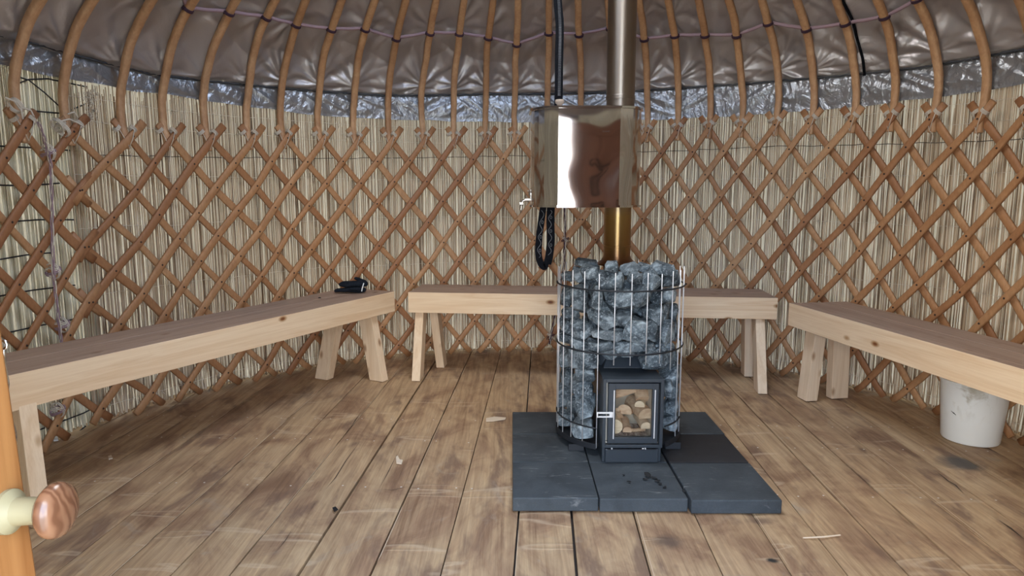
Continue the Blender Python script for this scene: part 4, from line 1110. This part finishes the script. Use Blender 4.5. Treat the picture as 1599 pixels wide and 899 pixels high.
for i in range(0, len(seg) - 1): em.tube([seg[i] + Vector((-.006, -.0028, 0)), seg[i] + Vector((.006, -.0028, 0))], .0009, 4)
em.build('embroidery', M_GREYTHREAD, st1, True)
# black strap against the lining at the right
def project_xy(p):
    zz = p.z - CAM_H; dep = p.y * math.cos(PITCH) - zz * math.sin(PITCH)
    return 799.5 + FPX * p.x / dep, 449.5 - FPX * (p.y * math.sin(PITCH) + zz * math.cos(PITCH)) / dep
a = []
for (tx, ty) in ((1313, -20), (1322, 2), (1333, 30), (1342, 60), (1349, 90), (1352, 117)):
    best = None
    for i in range(0, 90):
        for j in range(0, 60):
            p_ = lining_point(48 + j * .25, 3.5 + i * .06, .3); x_, y_ = project_xy(p_); d2 = (x_ - tx) ** 2 + (y_ - ty) ** 2
            if best is None or d2 < best[0]: best = (d2, p_)
    q_ = best[1]; a.append(q_ + (Vector((CX, CY, 1.2)) - q_).normalized() * .02)
sr = ribbon(catmull(a, 8), .014, M_STRAP, 'roof_strap', th=.004); tag(sr, 'narrow black strap against the silver roof lining at upper right', 'strap')

# ---------------------------------------------------------------- bucket
bk = MB(); BX, BY = 2.062, 2.888
bk.lathe([(0, .004), (.100, .004), (.110, .002), (.1135, .008), (.1325, .262), (.136, .264), (.137, .276), (.131, .277), (.1295, .262), (.1095, .012), (0, .012)], (0, 0, 0), 72)
bo = autosmooth(bk.build('bucket', M_BUCKET), 45); bo.location = (BX, BY, 0); bo.rotation_euler = (0, 0, R_(35))
tag(bo, 'white plastic bucket with a dirty smear standing under the right-hand bench', 'bucket')
sc = MB(); 
def bpt(px, py):
    p = cylpt(px, py, .123, (BX, BY), far=False); return p
sc.tube([bpt(1485, 641), bpt(1489, 644.5), bpt(1493, 648)], [.0008, .0022, .0008], 5)
so = sc.build('scratch', M_CHAR, bo); so.matrix_parent_inverse = (Matrix.Translation(bo.location) @ Matrix.Rotation(R_(35), 4, 'Z')).inverted()

# ---------------------------------------------------------------- black gloves on the left bench
def skin(name, chains, m, sub=2, parent=None):
    vs = []; es = []; rs_ = []
    for ch in chains:
        start = ch.get('root', None); prev = start
        for (p, r) in ch['pts']:
            vs.append(p); rs_.append(r); i = len(vs) - 1
            if prev is not None: es.append((prev, i))
            prev = i
    me = bpy.data.meshes.new(name); me.from_pydata([tuple(v) for v in vs], es, []); me.materials.append(m)
    o = bpy.data.objects.new(name, me); COL.objects.link(o)
    md = o.modifiers.new('skin', 'SKIN'); md.use_smooth_shade = True
    for i, v in enumerate(me.skin_vertices[0].data if me.skin_vertices else []):
        pass
    if not me.skin_vertices:
        bm = bmesh.new(); bm.from_mesh(me); bm.verts.layers.skin.verify(); bm.to_mesh(me); bm.free()
    for i, v in enumerate(me.skin_vertices[0].data):
        v.radius = rs_[i] if isinstance(rs_[i], tuple) else (rs_[i], rs_[i]); v.use_root = (i == 0)
    s2 = o.modifiers.new('sub', 'SUBSURF'); s2.levels = sub; s2.render_levels = sub
    if parent: o.parent = parent
    dg = bpy.context.evaluated_depsgraph_get(); ev = o.evaluated_get(dg); m2 = bpy.data.meshes.new_from_object(ev)
    o.modifiers.clear(); o.data = m2
    for p in m2.polygons: p.use_smooth = True
    return o
ZB = .512
gb = Vector((-.935, 3.90, ZB))     # glove position on the bench top
ge = Vector((1, .12, 0)).normalized(); gs = Vector((-ge.y, ge.x, 0))
def G(x, y, z): return gb + ge * x + gs * y + Vector((0, 0, z))
def glove(label, M, z0, flip=1):
    f = flip
    pts0 = [(M(.085, 0, z0 + .016), (.026, .016)), (M(.05, 0, z0 + .018), (.028, .017)), (M(.01, 0, z0 + .019), (.034, .018)), (M(-.03, 0, z0 + .018), (.036, .017))]
    ch = [{'pts': pts0}]
    fingers = [(-.027, .052, .10), (-.009, .062, .0), (.010, .058, -.06), (.028, .045, -.2)]
    for k, (y, l, cv) in enumerate(fingers):
        ch.append({'root': 3, 'pts': [(M(-.052, y * f, z0 + .017), .0105), (M(-.052 - l * .5, (y + cv * .08) * f, z0 + .019 - .004 * (k % 2)), .0100), (M(-.052 - l * .85, (y + cv * .12) * f, z0 + .012), .0090)]})
    ch.append({'root': 1, 'pts': [(M(.035, -.034 * f, z0 + .024), .012), (M(.008, -.052 * f, z0 + .030), .0105), (M(-.012, -.056 * f, z0 + .030), .009)]})
    o = skin('glove', ch, M_GLOVE)
    return o
g1 = glove('', lambda x, y, z: G(x - .005, y * .9, z), 0.0)
tag(g1, 'black knitted glove lying palm down on the left bench, lower of the two', 'glove', 'black gloves on the left bench')
g2 = glove('', lambda x, y, z: G(x * .93 + .012, y * .8 * math.cos(.5) + .008, z + y * .30), .033, -1)
tag(g2, 'black knitted glove heaped on top of the other on the left bench', 'glove', 'black gloves on the left bench')
b = MB(); tp = [G(.052, -.0345, .012), G(.055, -.034, .028), G(.060, -.028, .045), G(.064, -.016, .058)]
o = ribbon(tp, [.005] * 4, M_WHITE, 'label_strip', .0015, g2, nrm=(ge * 0 - gs).normalized())
nb = Vector((-1.078, 3.70, ZB))
bm = MB(); bm.add([nb + Vector((x, y, z)) for x, y, z in ((-.008, -.004, 0), (.009, -.005, 0), (.010, .004, 0), (-.006, .005, 0), (-.005, -.001, .004), (.006, 0, .005))], [(0, 1, 5, 4), (1, 2, 5), (2, 3, 4, 5), (3, 0, 4), (3, 2, 1, 0)])
tag(bm.build('bark_crumb', M_CHAR), 'tiny dark crumb on the left bench beside the gloves', 'crumb')

# ---------------------------------------------------------------- debris on the floor
def chip(name, label, pxs, th, m=M_CHIP):
    ps = [un(x, y, z=.003) for x, y in pxs]; c_ = sum(ps, Vector()) / len(ps); n = len(ps)
    vs = [p - c_ for p in ps] + [p - c_ + Vector((0, 0, th * (1 if i % 2 else .6))) for i, p in enumerate(ps)]
    fs = [tuple(range(n - 1, -1, -1)), tuple(range(n, 2 * n))] + [(i, (i + 1) % n, n + (i + 1) % n, n + i) for i in range(n)]
    o = new_obj(name, vs, fs, m, None, False, None, c_); tag(o, label, 'wood chip', 'wood chips on the floor'); return o
chip('wood_chip', 'pale flat splinter on the floorboards left of the hearth', [(759, 653), (772, 651), (790, 652), (789, 655), (768, 658), (759, 658)], .003)
chip('wood_chip', 'small pale chip on the floorboards between left bench and hearth', [(618, 714), (621, 713), (624, 718), (629, 720), (627, 725), (619, 724)], .006)
chip('wood_chip', 'tiny pale chip near the foot of the left bench', [(169, 713), (174, 712), (176, 716), (170, 718)], .006)
chip('wood_chip', 'tiny white crumb by the wall under the left bench', [(83, 684), (90, 683), (91, 688), (84, 689)], .008, M_WHITE)
b = MB(); b.tube([un(1254, 839.5, z=.004), un(1285, 838, z=.005), un(1312, 835, z=.004)], [.0022, .0028, .0022], 6)
tag(b.build('wood_stick', M_CHIP), 'thin pale stick lying across the boards at lower right', 'stick')
chip('dark_chip', 'tiny dark chip on the boards in the foreground', [(519, 793), (524, 792), (528, 796), (522, 799)], .004, M_CHAR)

# ---------------------------------------------------------------- doorway: jambs, lintel and the two leaves
def box_obj(name, lo, hi, m, bev=.003, parent=None):
    b = MB(); b.box(lo, hi, 0, bev); return b.build(name, m, parent)
struct(box_obj('trim_2', (DOOR_A - .05, .07, -.02), (DOOR_A + .0, .17, 1.70), M_DOOR), 'left door jamb')
struct(box_obj('trim_3', (DOOR_B - .0, .07, -.02), (DOOR_B + .05, .17, 1.70), M_DOOR), 'right door jamb')
struct(box_obj('trim_4', (DOOR_A - .05, .07, 1.66), (DOOR_B + .05, .17, 1.74), M_DOOR), 'door lintel')
struct(box_obj('trim_5', (DOOR_A - .0, .07, -.02), (DOOR_B + .0, .17, .015), M_DOOR), 'door sill')
def leaf(name, hinge, ang, width, label, scroll=False, M_DOOR=M_DOOR):
    root = empty(name, hinge, ang); struct(root, label)
    # local x from hinge to free edge, local y = thickness, inner face at y=0 side
    H_ = 1.60
    b = MB(); t_ = .038; fw = .075
    b.box((0, 0, .03), (fw, t_, H_), 0, .004); b.box((width - fw, 0, .03), (width, t_, H_), 0, .004)
    b.box((fw - .002, .001, .03), (width - fw + .002, t_ - .001, .13), 0, .004); b.box((fw - .002, .001, H_ - .10), (width - fw + .002, t_ - .001, H_), 0, .004)
    b.box((fw - .002, .001, .74), (width - fw + .002, t_ - .001, .83), 0, .004)
    b.build('door_stile', M_DOOR, root)
    b = MB(); b.box((fw - .01, .010, .12), (width - fw + .01, .026, H_ - .09), 0, .001); b.build('door_panel', M_DOOR, root)
    if scroll:
        b = MB(); cx = width / 2
        for sgn in (-1, 1):
            for zc, k in ((1.22, 1), (1.06, -1), (.98, 1), (.45, 1), (.32, -1)):
                pts = [Vector((cx + sgn * (.012 + (.055 - .0055 * i) * abs(math.sin(i * .33)) * .9), .0085, zc + k * (.055 - .004 * i) * math.cos(i * .42))) for i in range(13)]
                b.tube(pts, .006, 6)
                pts = [Vector((cx + sgn * (.012 + (.055 - .0055 * i) * abs(math.sin(i * .33)) * .9), .0275, zc + k * (.055 - .004 * i) * math.cos(i * .42))) for i in range(13)]
                b.tube(pts, .006, 6)
        b.build('carved_scroll', M_CHAR, root)
    return root
HW = .435
lv = leaf('door_1', (-.452, .19, 0), R_(90), HW, 'orange varnished door leaf opened inwards at far left')
lv.rotation_euler = (-.034, 0, R_(90))
# the leaf's inner face looks towards +x once turned: local -y
kz = .800; ky = HW - .026
b = MB(); rotx = Matrix.Rotation(R_(90), 3, 'X')
b.lathe([(0, 0), (.021, 0), (.021, .004), (.0135, .010), (.0125, .028), (.014, .035)], (ky, 0, kz), 32, 0, rotx)
kb = autosmooth(b.build('knob_stem', M_KNOBBASE, lv), 40)
b = MB(); b.lathe([(0, .035), (.012, .035), (.021, .038), (.0258, .043), (.0265, .047), (.0250, .052), (.019, .056), (.010, .058), (0, .0585)], (ky, 0, kz), 40, 0, rotx)
kn = b.build('door_knob', M_KNOB, lv, True)
b = MB()
hk = catmull([un(x, y, Y=.632) for x, y in ((5, 546), (6, 560), (8, 578), (11, 600), (9, 618), (11, 636), (15, 655), (17, 676), (17, 694), (15, 709))], 3)
hw_ = [.0018 + .0003 * math.sin(i * .9) for i in range(len(hk))]
for i in range(len(hk)):
    f = i / (len(hk) - 1)
    if f > .66: hw_[i] = .0022 + .0028 * math.sin(math.pi * min((f - .66) / .34, 1)) ** .8
b.tube(hk, hw_, 12); cc = un(4, 538, Y=.632)
b.tube([cc + Vector((.0042 * math.cos(a_ * .6283), 0, .0042 * math.sin(a_ * .6283))) for a_ in range(10)], .0016, 8, closed=True)
b.tube([cc + Vector((-.03, -.004, 0)), cc + Vector((-.004, 0, 0))], .0025, 8)
bpy.context.view_layer.update()
hko = b.build('door_hook', M_CHROME, lv, True); hko.matrix_parent_inverse = lv.matrix_world.inverted()
rv = leaf('door_2', (.492, .19, 0), R_(28), .45, 'carved brown door leaf swung back beside the doorway', True, M_DOORB)
